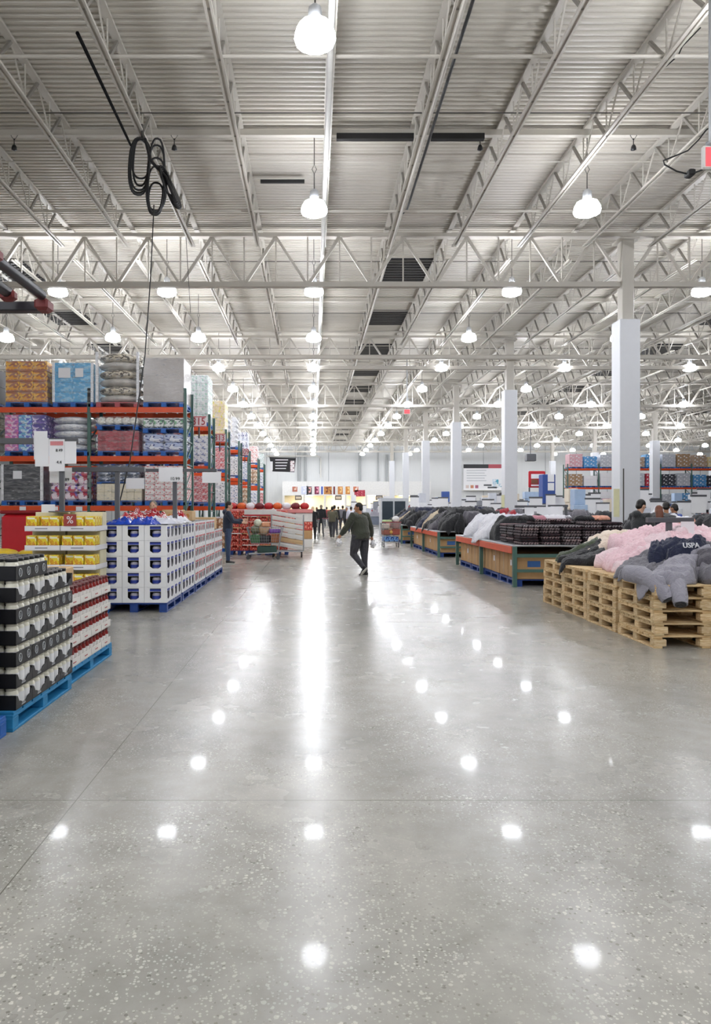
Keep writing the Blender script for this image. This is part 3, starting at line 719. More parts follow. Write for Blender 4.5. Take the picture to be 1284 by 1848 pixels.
load('pallet of red and violet detergent bags on the lowest shelf', -6.56, RY, 1.67, 1.0, 1.0, .78, 'pack', 4, 3, P('red_violet_print', 'c22848', ['6f4fc2', 'f0dfe6'], (.33, .4, .4), .42))
load('pallet of cream tubs on the lowest shelf', -5.4, RY, 1.67, 1.12, 1.0, .42, 'case', 2, 6, mat('cream_tub', 'e9dfc4', .5))
load('pallet of slate blue packs above the cream tubs', -5.4, RY, 2.2, 1.06, 1.0, .42, 'pack', 3, 3, P('slate_print', '5c6b86', ['dfe3ea', '39465e'], (.35, .3, .14), .42), ph=.06)
load('pallet of pink and white egg cartons at the end of the lowest shelf', -4.2, RY, 1.67, 1.0, 1.0, .86, 'case', 6, 4, P('egg_carton_print', 'efd9d8', ['d8525c', 'f4eeea'], (.25, .3, .14), .45))
for i, x in enumerate((-7.75, -6.6, -5.4, -4.3)):
    load('pallet of %s goods on the floor under the left rack' % ['dark brown', 'brown', 'grey', 'blue-grey'][i], x, RY, 0, 1.0, 1.0, 1.1, 'case', 4, 3, P('floor_goods_%d' % i, ['4a3326', '6a4a36', '6d6d70', '54617a'][i], ['2e2420', '9a8470'], (.33, .3, .27), .45))
for i, px in enumerate((35, 76, 137, 93)):
    tag(MB().box(0, 0, 0, .16, .004, .11).build('shelf_label', PAPER, None, (PX(px, 17.75), RY-.045, 1.53)), 'small white price tag on the lowest orange beam, %s from the left' % NTH[[0, 1, 3, 2][i]], 'label', 'price tags on the lowest beam')
# further rack rows end at the aisle, one behind the other
TOPS = [('white', 'green-white', P('mint_white_print', 'eef2f0', ['9ad0b8', 'd6dcdc'], (.3, .3, .3), .35)), ('cream', 'cream', P('cream_orange_print', 'f2dcb4', ['f6ead2', 'eadf4e'], (.3, .3, .5), .35)),
        ('white', 'white roll', mat('white_roll', 'eceef2', .4)), ('navy', 'navy striped', P('navy_stripe_print', 'dfe3ee', ['3b4a86', 'f2f2f4'], (.2, .3, .5), .4)), ('pink', 'pale pink', P('pale_pink_print', 'f4e0dc', ['e49a94', 'faf3f0'], (.3, .3, .3), .4))]
MIDS = [P('white_bottle_print', 'e8eaf0', ['8c97c0', 'f4f4f6'], (.2, .2, .2), .4), P('rose_print', 'e2868a', ['f4dada', 'c9525a'], (.25, .3, .2), .45), P('grey_white_print', 'e4e6ea', ['6a707a', 'f6f6f6'], (.3, .3, .25), .4), P('blue_white_print', 'dfe6f0', ['4670a8', 'f4f4f8'], (.3, .3, .25), .4), P('brown_print', 'b58a60', ['8a5f3e', 'ecdcc4'], (.3, .3, .25), .4)]
for r, Y in enumerate((22.0, 26.2, 30.8, 35.2, 41.5, 46.5)):
    rack('%s orange and green rack row behind the first, ending at the aisle' % NTH[r], [-7.98, -5.6, -3.2], Y, 1.1, LV, 4.5, 'rack rows ending at the aisle')
    hs = [1.45, 1.3, 1.3, 1.1, .95, .9]
    nm, tn, tm = TOPS[r % 5]
    for b, X in enumerate((-4.28, -5.5, -6.7)):
        w_ = 'at the aisle end' if b == 0 else ('second from the aisle' if b == 1 else 'third from the aisle')
        load('tall %s load on top of the %s rack row, %s' % (tn, NTH[r], w_), X, Y, 4.13, 1.04, 1.0, hs[r]-.1*b, 'case' if 'roll' not in tn else 'rollpack', 6, 1 if 'roll' in tn else 3, tm, group='loads on the rack rows')
        for lv, z in enumerate((2.91, 1.67)):
            load('load on the %s level of the %s rack row, %s' % (['upper', 'lower'][lv], NTH[r], w_), X, Y, z, 1.04, 1.0, .8, 'case', 4, 3, MIDS[(r+lv+b) % 5], group='loads on the rack rows', wrap=b == 0)
    load('floor level load of the %s rack row at the aisle end' % NTH[r], -4.28, Y, 0, 1.04, 1.0, 1.1, 'case', 4, 3, MIDS[(r+3) % 5], group='loads on the rack rows', wrap=False)
def aisle_sign(num, px, py, Y, w_, h_, lab):
    X = PX(px, Y); z = PZ(py, Y); t = thing('aisle_number_sign', lab, 'sign', (X, Y, z))
    MB().box(-w_/2, 0, -h_/2, w_/2, .03, h_/2).build('sign_board', mat('pinkish_white_board', 'f4dfe0', .5), t)
    MB().box(-w_/2, -.004, h_/2-.02, w_/2, 0, h_/2).box(-w_/2, -.004, -h_/2, w_/2, 0, -h_/2+.02).build('red_edge', RED, t)
    text('number', num, h_*1.0, mat('crimson_print', 'b3202e', .5), t, (0, -.008, 0), sx=.85)
    MB().box(-w_/2-.3, .03, -.02, w_/2, .05, .02).box(-.02, .03, -h_/2-.3, .02, .06, h_/2).build('bracket', DARKST, t)
aisle_sign('315', 359, 761, 18.93, .40, .28, 'aisle number sign 315 at the end of the first rack')
aisle_sign('313', 396.5, 790.5, 23.13, .38, .27, 'aisle number sign 313 at the end of the second rack row')
aisle_sign('309', 442, 816, 31.93, .32, .3, 'small aisle number sign further down the rack ends')
# ---------------------------------------------------------------- price sign stands (grey T bars with papers)
def sign_stand(label, X, Y, z0, z1, xa, xb, papers, bar_h=.06, group=None, cat='sign'):
    t = thing('sign_stand', label, cat, (X, Y, z0), 0, group)
    MB().rbox(-.035, -.03, 0, .035, .03, z1-z0, .006).rbox(-.16, -.12, 0, .16, .12, .015, .004).build('post', GREY, t)
    MB().rbox(xa-X, -.045, z1-z0-bar_h, xb-X, .045, z1-z0, .006).build('crossbar', GREY, t)
    for i, (pa, pb, h_, dz, tx, redtop) in enumerate(papers):
        p = MB().box(pa-X, -.058, z1-z0-dz-h_, pb-X, -.052, z1-z0-dz).build('price_paper', PAPER, t)
        if redtop: MB().box(pa-X+.02, -.062, z1-z0-dz-.09, pb-X-.02, -.058, z1-z0-dz-.03).build('red_header', mat('pale_red_print', 'd9888c', .5), p)
        if tx:
            for k, line in enumerate(tx): text('price_text', line[0], line[1], INK, p, (pa-X+(pb-pa)*line[2], -.064, z1-z0-dz-h_*line[3]))
    return t
ZY2 = zb+4*.28+.275
Ds = 10.6
sign_stand('grey sign bar at the left edge with a tall white paper', PX(-10, Ds), Ds, 0.0, PZ(791, Ds), PX(-60, Ds), PX(62, Ds), [(PX(64, Ds), PX(88, Ds), .42, -.1, None, False)], .085)
sign_stand('grey sign bar with two price papers hanging over the yellow boxes', PX(112, 10.55), 10.55, ZY2, PZ(791, 10.55), PX(83, 10.55), PX(143, 10.55),
           [(PX(91, 10.55), PX(119, 10.55), .47, .02, [('8.49', .06, .66, .35), ('4.4', .06, .66, .72)], True), (PX(119.5, 10.55), PX(140, 10.55), .33, .05, None, False), (PX(66, 10.55), PX(90.5, 10.55), .42, .0, None, False)], .075)
D3 = 11.2
sign_stand('long grey sign bar on a tall post above the blue labelled cartons', PX(212, D3), D3, ZT, PZ(843, D3), PX(131, D3), PX(262, D3), [(PX(92, D3), PX(132, D3), .24, .01, [('7.89', .07, .72, .8)], False)], .075)
sign_stand('thin grey sign post with the 10.99 price paper above the carton row', PX(316, 12.0), 12.0, ZT, PZ(846, 12.0), PX(222, 12.0), PX(392, 12.0), [(PX(288, 12), PX(331, 12), .24, -.02, [('10.99', .075, .68, .8)], False), (PX(229, 12), PX(262, 12), .18, .16, None, False), (PX(366, 12), PX(400, 12), .18, .06, None, False)], .05)
# small table sign on the yellow display top
tag(MB().box(0, 0, 0, .2, .01, .12).build('price_card', PAPER, None, (PX(70, 10.4), 10.5, 1.535)), 'blank white price card standing on top of the yellow boxes', 'sign')

# ---------------------------------------------------------------- cables, hanging things near the roof
t = thing('coiled_cable', 'black cables coiled in long loops hanging from a roof joist', 'cable', (0, 0, 0)); a = MB(); b = MB()
def loop(mb, px0, px1, pt, pb, D, r=.018, lean=0):
    pts = []
    for k in range(26):
        th = 2*math.pi*k/26; cx, cy = (px0+px1)/2, (pt+pb)/2
        sx = abs(math.sin(th))**.8*math.copysign(1, math.sin(th)); sy = abs(math.cos(th))**.8*math.copysign(1, math.cos(th))
        pts.append((PX(cx+sx*(px1-px0)/2+lean*sy, D+.1*math.sin(th)), D+.1*math.sin(th), PZ(cy-sy*(pb-pt)/2, D)))
    mb.tube(pts, r, 6, closed=True)
for i, (x0_, x1_, yt, yb) in enumerate([(233, 270, 249, 352), (236, 269, 250, 343), (239, 271, 252, 322), (268, 296, 250, 386), (265, 298, 285, 384), (268, 294, 330, 388), (266, 300, 300, 380), (234, 268, 252, 348), (241, 268, 248, 335), (266, 297, 262, 382)]): loop(a, x0_, x1_, yt, yb, 13.9+.03*i, .02, 3)
a.build('cable_loops', BLACK, t)
for i in range(9): loop(b, 292+i*1.5, 308+i*1.8, 300+i*4, 352+i*3, 13.8+i*.03, .02, -8)
b.tube([(PX(262, 13.8), 13.8, PZ(250, 13.8)), (PX(272, 13.8), 13.8, PZ(290, 13.8)), (PX(300, 13.8), 13.8, PZ(320, 13.8)), (PX(318, 13.8), 13.8, PZ(365, 13.8))], .03, 6).build('cable_bundle', BLACK, t)
MB().tube([(PX(262, 13.9), 13.9, PZ(252, 13.9)), (PX(258, 13.9), 13.9, PZ(244, 13.9)), (PX(256, 13.9), 13.9, PZ(225, 13.9))], .03, 6).build('hanger', DARKST, t)
tag(MB().tube([(PX(278, 13.8), 13.8, PZ(370, 13.8)), (PX(272, 13.2), 13.2, PZ(500, 13.2)), (PX(262, 12.4), 12.4, PZ(640, 12.4)), (PX(235, 11.6), 11.6, PZ(830, 11.6)), (PX(206, 11.25), 11.25, ZT)], .011, 6).build('power_cable', BLACK), 'thin black power cable dropping from the coil to the carton display', 'cable')
tag(MB().tube([(PX(140, 8.), 8., PZ(60, 8.)), (PX(228, 12.), 12., PZ(245, 12.)), (PX(236, 13.9), 13.9, PZ(262, 13.9))], .024, 6).build('power_cable', mat('matte_black_cable', '0c0c0d', 1., spec=.05)), 'black cable running from the top left of the roof to the coil', 'cable')
tag(MB().tube([(PX(334, 20.), 20., ZD), (PX(336, 20.), 20., PZ(430, 20.)), (PX(344, 20), 20, PZ(565, 20))], .009, 6).build('thin_cable', DARKST), 'thin grey cable hanging down above the left rack', 'cable')
t = thing('looped_cable', 'black cable looping around the roof joists at the right edge', 'cable'); c_ = []
for px, py in [(1300, 218), (1275, 235), (1262, 252), (1242, 272), (1215, 283), (1198, 290), (1200, 297), (1222, 309), (1245, 315), (1270, 306), (1300, 292)]: c_.append((PX(px, 13.4), 13.4, PZ(py, 13.4)))
MB().tube(c_, .015, 6).build('cable', BLACK, t); MB().rbox(PX(1240, 13.4), 13.3, PZ(319, 13.4), PX(1252, 13.4), 13.5, PZ(308, 13.4), .02).build('junction_box', BLACK, t)
ca = [(PX(px, 12), 12, PZ(py, 12)) for px, py in [(1265, 50), (1232, 84), (1225, 100), (1205, 118), (1192, 128)]]
tag(MB().tube(ca, .012, 6).build('loose_cable', BLACK), 'loose black cable sagging from a joist near the top right', 'cable')
# dark frame with red caps at the left edge, hung from the roof
t = thing('ceiling_rig', 'dark steel rig with red end caps hanging at the left edge', 'frame', (0, 0, 0)); BF_ = mat('blackish_tube', '24232a', .35, var=.3, scale=3); REDC = mat('dull_red_cap', '7c3232', .5)
za = 3.86
MB().rbox(-4.6, 7.78, za-.1, -2.98, 7.92, za, .01).build('cross_beam', BF_, t)
MB().tube([(-2.95, 6.1, za+.05), (-2.94, 7.72, za+.05)], .055, 10).build('side_tube', BF_, t); MB().tube([(-3.24, 6.1, za+.03), (-3.24, 7.6, za+.03)], .06, 10).build('inner_tube', BF_, t)
MB().rbox(-3.03, 7.72, za-.105, -2.88, 7.93, za+.03, .03).build('red_cap', REDC, t); MB().rbox(-3.32, 7.52, za-.06, -3.16, 7.64, za+.06, .03).build('red_cap', REDC, t); MB().rbox(-3.1, 6.0, za-.0, -2.86, 6.6, za+.12, .03).build('red_cap', REDC, t)
MB().tube([(-4.5, 7.85, za), (-4.5, 7.85, ZD)], .01, 6).tube([(-3.6, 6.15, za), (-3.6, 6.15, ZD)], .01, 6).rbox(-4.6, 6.1, za-.05, -2.9, 6.2, za+.05, .01).build('hanger', BF_, t)
# exit signs on drop poles
def drop_sign(label, X, Y, z, w_, h_, right=False):
    t = thing('exit_sign', label, 'sign', (X, Y, z)); MB().rbox(-w_/2, -.03, -h_/2, w_/2, .03, h_/2, .02).build('sign_housing', WHITE, t)
    MB().rbox(-w_/2+.03, -.036, -h_/2+.03, w_/2-.03, -.03, h_/2-.03, .003).build('red_face', emis('exit_red', 'e25a62', .35), t)
    MB().lathe([(.02, h_/2), (.06, h_/2+.01), (.06, h_/2+.05), (.02, h_/2+.06)]).tube([(0, 0, h_/2), (0, 0, ZD-z)], .03, 8).build('drop_pole', LGREY, t); return t
drop_sign('red sign on a white drop pole cut by the right edge', PX(1284, 9), 9, PZ(285, 9), .23, .3)
drop_sign('small red sign hanging in the distance over the aisle', PX(735, 38), 38, PZ(743, 38), .36, .28)
# hanging black banner
Yb = 50; t = thing('hanging_banner', 'black banner with pale lettering and photo edges hanging before the far wall', 'banner', (PX(510, Yb), Yb, PZ(838, Yb)))
MB().add([(-.92, 0, .5), (-.7, 0, -.5), (.85, 0, -.55), (.95, 0, .45)], [(0, 1, 2, 3)]).add([(-.92, .02, .5), (-.7, .02, -.5), (.85, .02, -.55), (.95, .02, .45)], [(3, 2, 1, 0)]).build('banner_cloth', mat('banner_black', '1c1b1f', .6), t)
MB().box(-.85, -.01, -.42, -.68, 0, .2).build('photo_print', PAPER, t); MB().box(.55, -.01, -.5, .85, 0, .25).build('photo_print', P('banner_photo', 'e8d6d8', ['6a3e46', 'f6f0f0'], (.3, .3, .3), .5), t)
for k in range(4): MB().box(-.5, -.01, .28-k*.2, .4-.05*k, 0, .34-k*.2).build('text_line', PAPER, t)
MB().tube([(-.9, 0, .5), (-.9, 0, ZD-PZ(838, Yb))], .008, 5).tube([(.9, 0, .45), (.9, 0, ZD-PZ(838, Yb))], .008, 5).tube([(-1, 0, .52), (1, 0, .5)], .02, 6).build('hanging_wires', DARKST, t)
# ---------------------------------------------------------------- stacked wooden pallets, right foreground
PAL = thing('wooden_pallet', '', 'pallet'); pallet_parts(PAL, 1.2, .97, PINE, PINE2)
PX0 = 3.9
for s in range(4):
    for colm in range(2):
        for k in range(5):
            dx = R.uniform(-.012, .012)+(.05 if s == 3 else 0); dy = R.uniform(-.01, .01)
            if colm == 1 and k < 4: dx = dy = 0
            place(PAL, (PX0+colm*1.24+dx, 8.13+s*1.03+dy, k*.1445), 'pine pallet, %s stack from the camera, %s from the floor, %s' % (NTH[s], NTH[k], ['beside the aisle', 'inner column']['01'.index(str(colm))]), 'stacked pine pallets under the jackets', rotz=R.uniform(-.006, .006) if colm == 0 else 0)

# ---------------------------------------------------------------- garments
def fabric(key, col, var=.12, rough=.8, scale=30, sheen=.2):
    if key in MATS: return MATS[key]
    m = mat(key, col, rough, var=var, scale=scale); nt = m.node_tree; b = nt.nodes['Principled BSDF']; b.inputs['Sheen Weight'].default_value = sheen
    tc = nt.nodes.new('ShaderNodeTexCoord'); hs = []
    for sc, dist, dt in ((7, 1.6, 3), (22, .8, 2)):      # creases and fine puckers of the cloth
        n = nt.nodes.new('ShaderNodeTexNoise'); n.inputs['Scale'].default_value = sc; n.inputs['Distortion'].default_value = dist; n.inputs['Detail'].default_value = dt
        nt.links.new(tc.outputs['Object'], n.inputs['Vector']); a = nt.nodes.new('ShaderNodeMath'); a.operation = 'SUBTRACT'; a.inputs[1].default_value = .5; nt.links.new(n.outputs['Fac'], a.inputs[0])
        q = nt.nodes.new('ShaderNodeMath'); q.operation = 'ABSOLUTE'; nt.links.new(a.outputs[0], q.inputs[0]); hs.append(q.outputs[0])
    ad = nt.nodes.new('ShaderNodeMath'); ad.operation = 'MULTIPLY_ADD'; ad.inputs[1].default_value = .35; nt.links.new(hs[1], ad.inputs[0]); nt.links.new(hs[0], ad.inputs[2])
    bp = nt.nodes.new('ShaderNodeBump'); bp.inputs['Strength'].default_value = .8; bp.inputs['Distance'].default_value = .05
    nt.links.new(ad.outputs[0], bp.inputs['Height']); nt.links.new(bp.outputs[0], b.inputs['Normal']); return m
class Heap:
    """height field the garments are draped over"""
    def __init__(s, x0, y0, x1, y1, z0, mound, ov=.5, res=.03, droop=.26):
        s.x0, s.y0, s.x1, s.y1, s.z0, s.ov, s.res = x0, y0, x1, y1, z0, ov, res
        s.ax, s.ay = x0-ov, y0-ov; s.nx = int((x1-x0+2*ov)/res)+1; s.ny = int((y1-y0+2*ov)/res)+1
        X, Y = np.meshgrid(s.ax+np.arange(s.nx)*res, s.ay+np.arange(s.ny)*res, indexing='ij')
        dx = np.maximum(np.maximum(x0-X, X-x1), 0); dy = np.maximum(np.maximum(y0-Y, Y-y1), 0); out = np.hypot(dx, dy)
        s.H = np.where(out > 0, np.maximum(z0-out*2.2, z0-droop), z0+mound(X, Y)); s.B = np.where(out > 0, s.H-.02, z0)
    def blur(s, A, n=3):
        for _ in range(n):
            P = np.pad(A, 1, mode='edge'); A = (P[1:-1, 1:-1]*4+P[:-2, 1:-1]+P[2:, 1:-1]+P[1:-1, :-2]+P[1:-1, 2:])/8
        return A
    def samp(s, A, x, y):
        i = np.clip((x-s.ax)/s.res, 0, s.nx-1.001); j = np.clip((y-s.ay)/s.res, 0, s.ny-1.001); i0 = i.astype(int); j0 = j.astype(int); a = i-i0; b = j-j0
        return A[i0, j0]*(1-a)*(1-b)+A[i0+1, j0]*a*(1-b)+A[i0, j0+1]*(1-a)*b+A[i0+1, j0+1]*a*b
def capsule(u, v, a, b, r0, r1):
    a = np.array(a); b = np.array(b); d = b-a; t = np.clip(((u-a[0])*d[0]+(v-a[1])*d[1])/(d@d), 0, 1)
    return np.hypot(u-a[0]-t*d[0], v-a[1]-t*d[1])-(r0+(r1-r0)*t)
def rrect(u, v, cx, cy, hx, hy, r):
    qx = np.abs(u-cx)-hx+r; qy = np.abs(v-cy)-hy+r
    return np.hypot(np.maximum(qx, 0), np.maximum(qy, 0))+np.minimum(np.maximum(qx, qy), 0)-r
def vnoise(u, v, s):
    n1 = np.sin(u*7.1+s)*np.cos(v*5.3+s*1.7)+.6*np.sin(u*13.7-v*9.1+s*2.3)+.45*np.sin(v*19.3+u*4.1+s*3.1)+.3*np.sin(u*29+v*17+s)
    return n1/2.3
def garment(heap, cx, cy, rot, kind, m, seed, thick=.09, quilt=0., size=1., first=False, g=.024, fold=1.):
    """returns MB with a closed draped garment; updates the heap"""
    ext = .62*size; n = int(2*ext/g)+1; a = np.arange(n)*g-ext; U, V = np.meshgrid(a, a, indexing='ij'); rr = random.Random(seed)
    def sdf(u, v):
        u, v = u/size, v/size; wob = .012*np.sin(u*11+seed)+.012*np.sin(v*13+seed*2)
        if kind == 'folded': d = rrect(u, v, 0, 0, .22, .17, .06)
        elif kind == 'slab': d = rrect(u, v, 0, 0, .26, .4, .08)
        else:
            d = rrect(u, v, 0, -.05, .23, .33, .09)
            s1 = rr.uniform(-.2, .3); a1 = (-.2, .2); e1 = (-.36-.04*s1, -.02+.3*s1); h1 = (-.34+.2*s1, -.28+.4*s1)
            s2 = rr.uniform(-.2, .4); a2 = (.2, .2); e2 = (.37, .0+.3*s2); h2 = (.36-.3*s2, -.26+.3*s2)
            for p, q, x in ((a1, e1, h1), (a2, e2, h2)):
                d = np.minimum(d, capsule(u, v, p, q, .095, .08)); d = np.minimum(d, capsule(u, v, q, x, .08, .06))
            if kind == 'hooded': d = np.minimum(d, np.hypot(u, (v-.34)*1.1)-.15)
        return (d+wob)*size
    rr = random.Random(seed); D = sdf(U, V); c, s = math.cos(rot), math.sin(rot)
    Xw = cx+U*c-V*s; Yw = cy+U*s+V*c
    base = heap.samp(heap.blur(heap.H, 7), Xw, Yw); bot = heap.samp(heap.B, Xw, Yw) if first else base-.03
    ins = np.clip(-D/(.05*size), 0, 1); prof = np.sqrt(1-(1-ins)**2)
    f = vnoise(U*1.6*fold+seed, V*1.6*fold, seed)*.35+.25*vnoise(U*4*fold, V*4*fold+seed, seed*1.3)-.22*np.exp(-np.abs(vnoise(U*1.3*fold, V*1.1*fold, seed+5))*14)
    if quilt: f = f+.28*(np.abs(np.sin((V+.3*U*math.sin(seed))*math.pi/quilt))**.6-.6)
    top = base+thick*prof*(1+.55*f)+.004
    if kind in ('jacket', 'hooded'):
        sl = np.minimum(rrect(U/size, V/size, 0, -.05, .23, .33, .09), 0)
        crease = np.exp(-(rrect(U/size, V/size, 0, -.05, .2, .31, .09)/.018)**2)*(D < -.02)*.4; top = top-thick*crease*.8
        zip_ = np.exp(-(U/.012)**2)*(V < .3)*.25; top = top-thick*zip_
    inside = D < 0; idx = -np.ones((n, n), int); mb = MB(); vs = []; bs = []
    ok = inside[:-1, :-1] & inside[1:, :-1] & inside[:-1, 1:] & inside[1:, 1:]
    use = np.zeros((n, n), bool); use[:-1, :-1] |= ok; use[1:, :-1] |= ok; use[:-1, 1:] |= ok; use[1:, 1:] |= ok
    ii, jj = np.nonzero(use)
    for k, (i, j) in enumerate(zip(ii, jj)): idx[i, j] = k
    N = len(ii)
    if N < 10: return None
    # pull the rim onto the outline so the edge is smooth
    gx, gy = np.gradient(D, g); gl = np.hypot(gx, gy)+1e-6; cnt = np.zeros((n, n), int)
    for a_, b_ in ((0, 0), (1, 0), (0, 1), (1, 1)): cnt[a_:n-1+a_, b_:n-1+b_] += ok
    rim = use & (cnt < 4); U2 = U.copy(); V2 = V.copy(); U2[rim] -= (D*gx/gl)[rim]*.9; V2[rim] -= (D*gy/gl)[rim]*.9
    Xw = cx+U2*c-V2*s; Yw = cy+U2*s+V2*c; top[rim] = base[rim]+.012
    tz = top[ii, jj]; bz = np.minimum(bot[ii, jj], tz-.01); xx = Xw[ii, jj]; yy = Yw[ii, jj]
    mb.v = [(float(x), float(y), float(z)) for x, y, z in zip(xx, yy, tz)]+[(float(x), float(y), float(z)) for x, y, z in zip(xx, yy, bz)]
    oi, oj = np.nonzero(ok); edges = {}
    for i, j in zip(oi, oj):
        q = [idx[i, j], idx[i+1, j], idx[i+1, j+1], idx[i, j+1]]; q = [int(t) for t in q]
        mb.f.append(q); mb.f.append([t+N for t in reversed(q)])
        for t in range(4):
            e = (q[t], q[(t+1) % 4])
            if (e[1], e[0]) in edges: del edges[(e[1], e[0])]
            else: edges[e] = 1
    for e in edges: mb.f.append([e[0], e[0]+N, e[1]+N, e[1]])
    mb.m = [0]*len(mb.f); mb.sm = [True]*len(mb.f)
    # update the heap below the footprint
    hi = np.arange(heap.nx)*heap.res+heap.ax; hj = np.arange(heap.ny)*heap.res+heap.ay; HX, HY = np.meshgrid(hi, hj, indexing='ij')
    u = (HX-cx)*c+(HY-cy)*s; v = -(HX-cx)*s+(HY-cy)*c; msk = (np.abs(u) < ext) & (np.abs(v) < ext); rr = random.Random(seed); d = sdf(u, v); msk &= d < 0
    heap.H[msk] += thick*.45*np.sqrt(1-(1-np.clip(-d[msk]/(.075*size), 0, 1))**2)
    return mb
def drop(heap, cx, cy, deg, kind, m, seed, label, name='jacket', cat='jacket', group=None, extra=None, **kw):
    mb = garment(heap, cx, cy, math.radians(deg), kind, m, seed, **kw)
    if mb is None: return None
    cz = heap.z0; o = MB(); o.v = [(x-cx, y-cy, z-cz) for x, y, z in mb.v]; o.f, o.m, o.sm = mb.f, mb.m, mb.sm
    ob = o.build(name, m, None, (cx, cy, cz)); tag(ob, label, cat, group); return ob
PINKF = fabric('pink_padded', 'f3cfd6'); PINK2 = fabric('pale_pink_padded', 'f6dadf'); GREYF = fabric('grey_padded', '77757c'); GREY2 = fabric('light_grey_padded', '9a98a2'); GREY3 = fabric('dark_grey_padded', '55525a')
NAVYF = fabric('navy_knit', '1d2440', .1); OLIVE = fabric('olive_canvas', '4c5642'); BLKF = fabric('black_padded', '17181c', .2); CREAM = fabric('cream_fleece', 'ecdccb'); WHTF = fabric('white_padded', 'eeeef4', .05); LILAC = fabric('lilac_white_padded', 'dcdbea', .06)
SALM = fabric('salmon_fleece', 'e8a58a'); TAN = fabric('beige_fur', 'bfae92', .3); DKG = fabric('charcoal_fleece', '2c2d31')
def sstep(x, a, b): t = np.clip((x-a)/(b-a), 0, 1); return t*t*(3-2*t)
hp = Heap(3.9, 8.13, 6.34, 12.2, .724, lambda X, Y: .30*sstep(X, 3.95, 5.0)*(.35+.65*sstep(Y, 8.3, 9.8))*sstep(-X, -6.6, -5.6)+.12*sstep(X, 4.3, 5.2)*sstep(Y, 9.2, 10.2))
jk = [  # x, y, turn, kind, material, label
 (5.6, 11.7, 20, 'jacket', CREAM, 'cream fleece jacket at the far end of the pallet heap, right of the pillar side'),
 (4.5, 11.6, 80, 'jacket', CREAM, 'cream fleece jacket hanging over the back corner of the pallet heap'),
 (4.95, 11.9, -30, 'hooded', CREAM, 'second cream jacket lying behind the pink ones'),
 (5.9, 11.0, 60, 'jacket', TAN, 'beige fur trimmed jacket at the back of the pallet heap'),
 (4.3, 11.5, 62, 'slab', BLKF, 'black folded coat over the far pallet stack edge'),
 (4.18, 11.05, 55, 'slab', BLKF, 'black folded coat nearer the pink jackets'),
 (4.35, 11.75, 60, 'slab', OLIVE, 'olive green folded coat on top of the black ones'),
 (4.9, 11.0, 25, 'hooded', PINKF, 'pink padded jacket at the far left of the pink heap'),
 (5.5, 10.9, -40, 'hooded', PINK2, 'pale pink padded jacket at the back of the pink heap'),
 (4.75, 10.4, 70, 'jacket', PINKF, 'pink padded jacket on the left side of the pink heap'),
 (5.4, 10.3, 10, 'jacket', PINK2, 'pale pink padded jacket in the middle of the pink heap'),
 (4.4, 10.1, 100, 'jacket', PINKF, 'pink padded jacket slipping towards the aisle edge'),
 (5.9, 10.0, 45, 'jacket', PINKF, 'pink padded jacket at the right of the pink heap'),
 (4.7, 9.75, 150, 'jacket', PINK2, 'pale pink padded jacket with white lining at the front of the heap'),
 (5.2, 9.7, -60, 'hooded', PINKF, 'pink padded jacket just behind the grey ones'),
 (4.35, 9.75, 60, 'jacket', PINK2, 'pale pink sleeve and body over the second pallet stack'),
 (5.7, 9.5, 80, 'jacket', GREY3, 'dark grey jacket at the back right of the grey heap'),
 (4.35, 9.2, 60, 'slab', GREYF, 'grey padded jacket folded at the aisle edge beside the pink ones'),
 (4.6, 9.25, -20, 'jacket', GREYF, 'grey padded jacket with hood towards the pink heap'),
 (5.3, 9.2, 30, 'jacket', GREY3, 'dark grey padded jacket under the navy hoodie'),
 (5.0, 8.5, 10, 'jacket', GREY3, 'dark grey jacket on the front pallet row'),
 (4.5, 8.7, -50, 'hooded', GREYF, 'grey padded jacket lying on the front left pallets'),
 (5.6, 8.6, 95, 'jacket', GREYF, 'grey padded jacket by the right picture edge'),
 (5.1, 8.9, 170, 'jacket', GREY2, 'light grey padded jacket in the middle of the grey heap'),
 (4.15, 8.42, 25, 'jacket', GREY2, 'grey jacket whose sleeves hang over the front pallet corner'),
 (4.75, 8.45, -15, 'jacket', GREYF, 'grey padded jacket along the front pallet edge'),
 (5.35, 8.7, 0, 'slab', GREY2, 'light grey folded jacket with small blue emblem at the right edge'),
 (4.8, 8.85, 60, 'folded', GREY2, 'light grey jacket bunched beside the navy hoodie'),
 (4.62, 9.1, 100, 'hooded', NAVYF, 'navy hoodie with white lettering on top of the grey heap'),
]
R9 = random.Random(5); ex = []
for i in range(12): ex.append((R9.uniform(4.3, 5.9), 10.9-i*.12, R9.uniform(0, 360), ['jacket', 'folded'][i % 2], [PINKF, PINK2][i % 2], '%s padded jacket piled on the pink heap, %s from the back' % (['pink', 'pale pink'][i % 2], NTH[i])))
for i in range(14): ex.append((4.2+(i*.53) % 1.7, 9.1-i*.055, R9.uniform(0, 360), ['jacket', 'folded', 'slab'][i % 3], [GREYF, GREY2, GREY3][i % 3], '%s garment piled on the grey heap, %s from the back' % (['grey', 'light grey', 'dark grey'][i % 3], NTH[i])))
jk = jk[:17]+ex[:12]+jk[17:26]+ex[12:]+jk[26:]
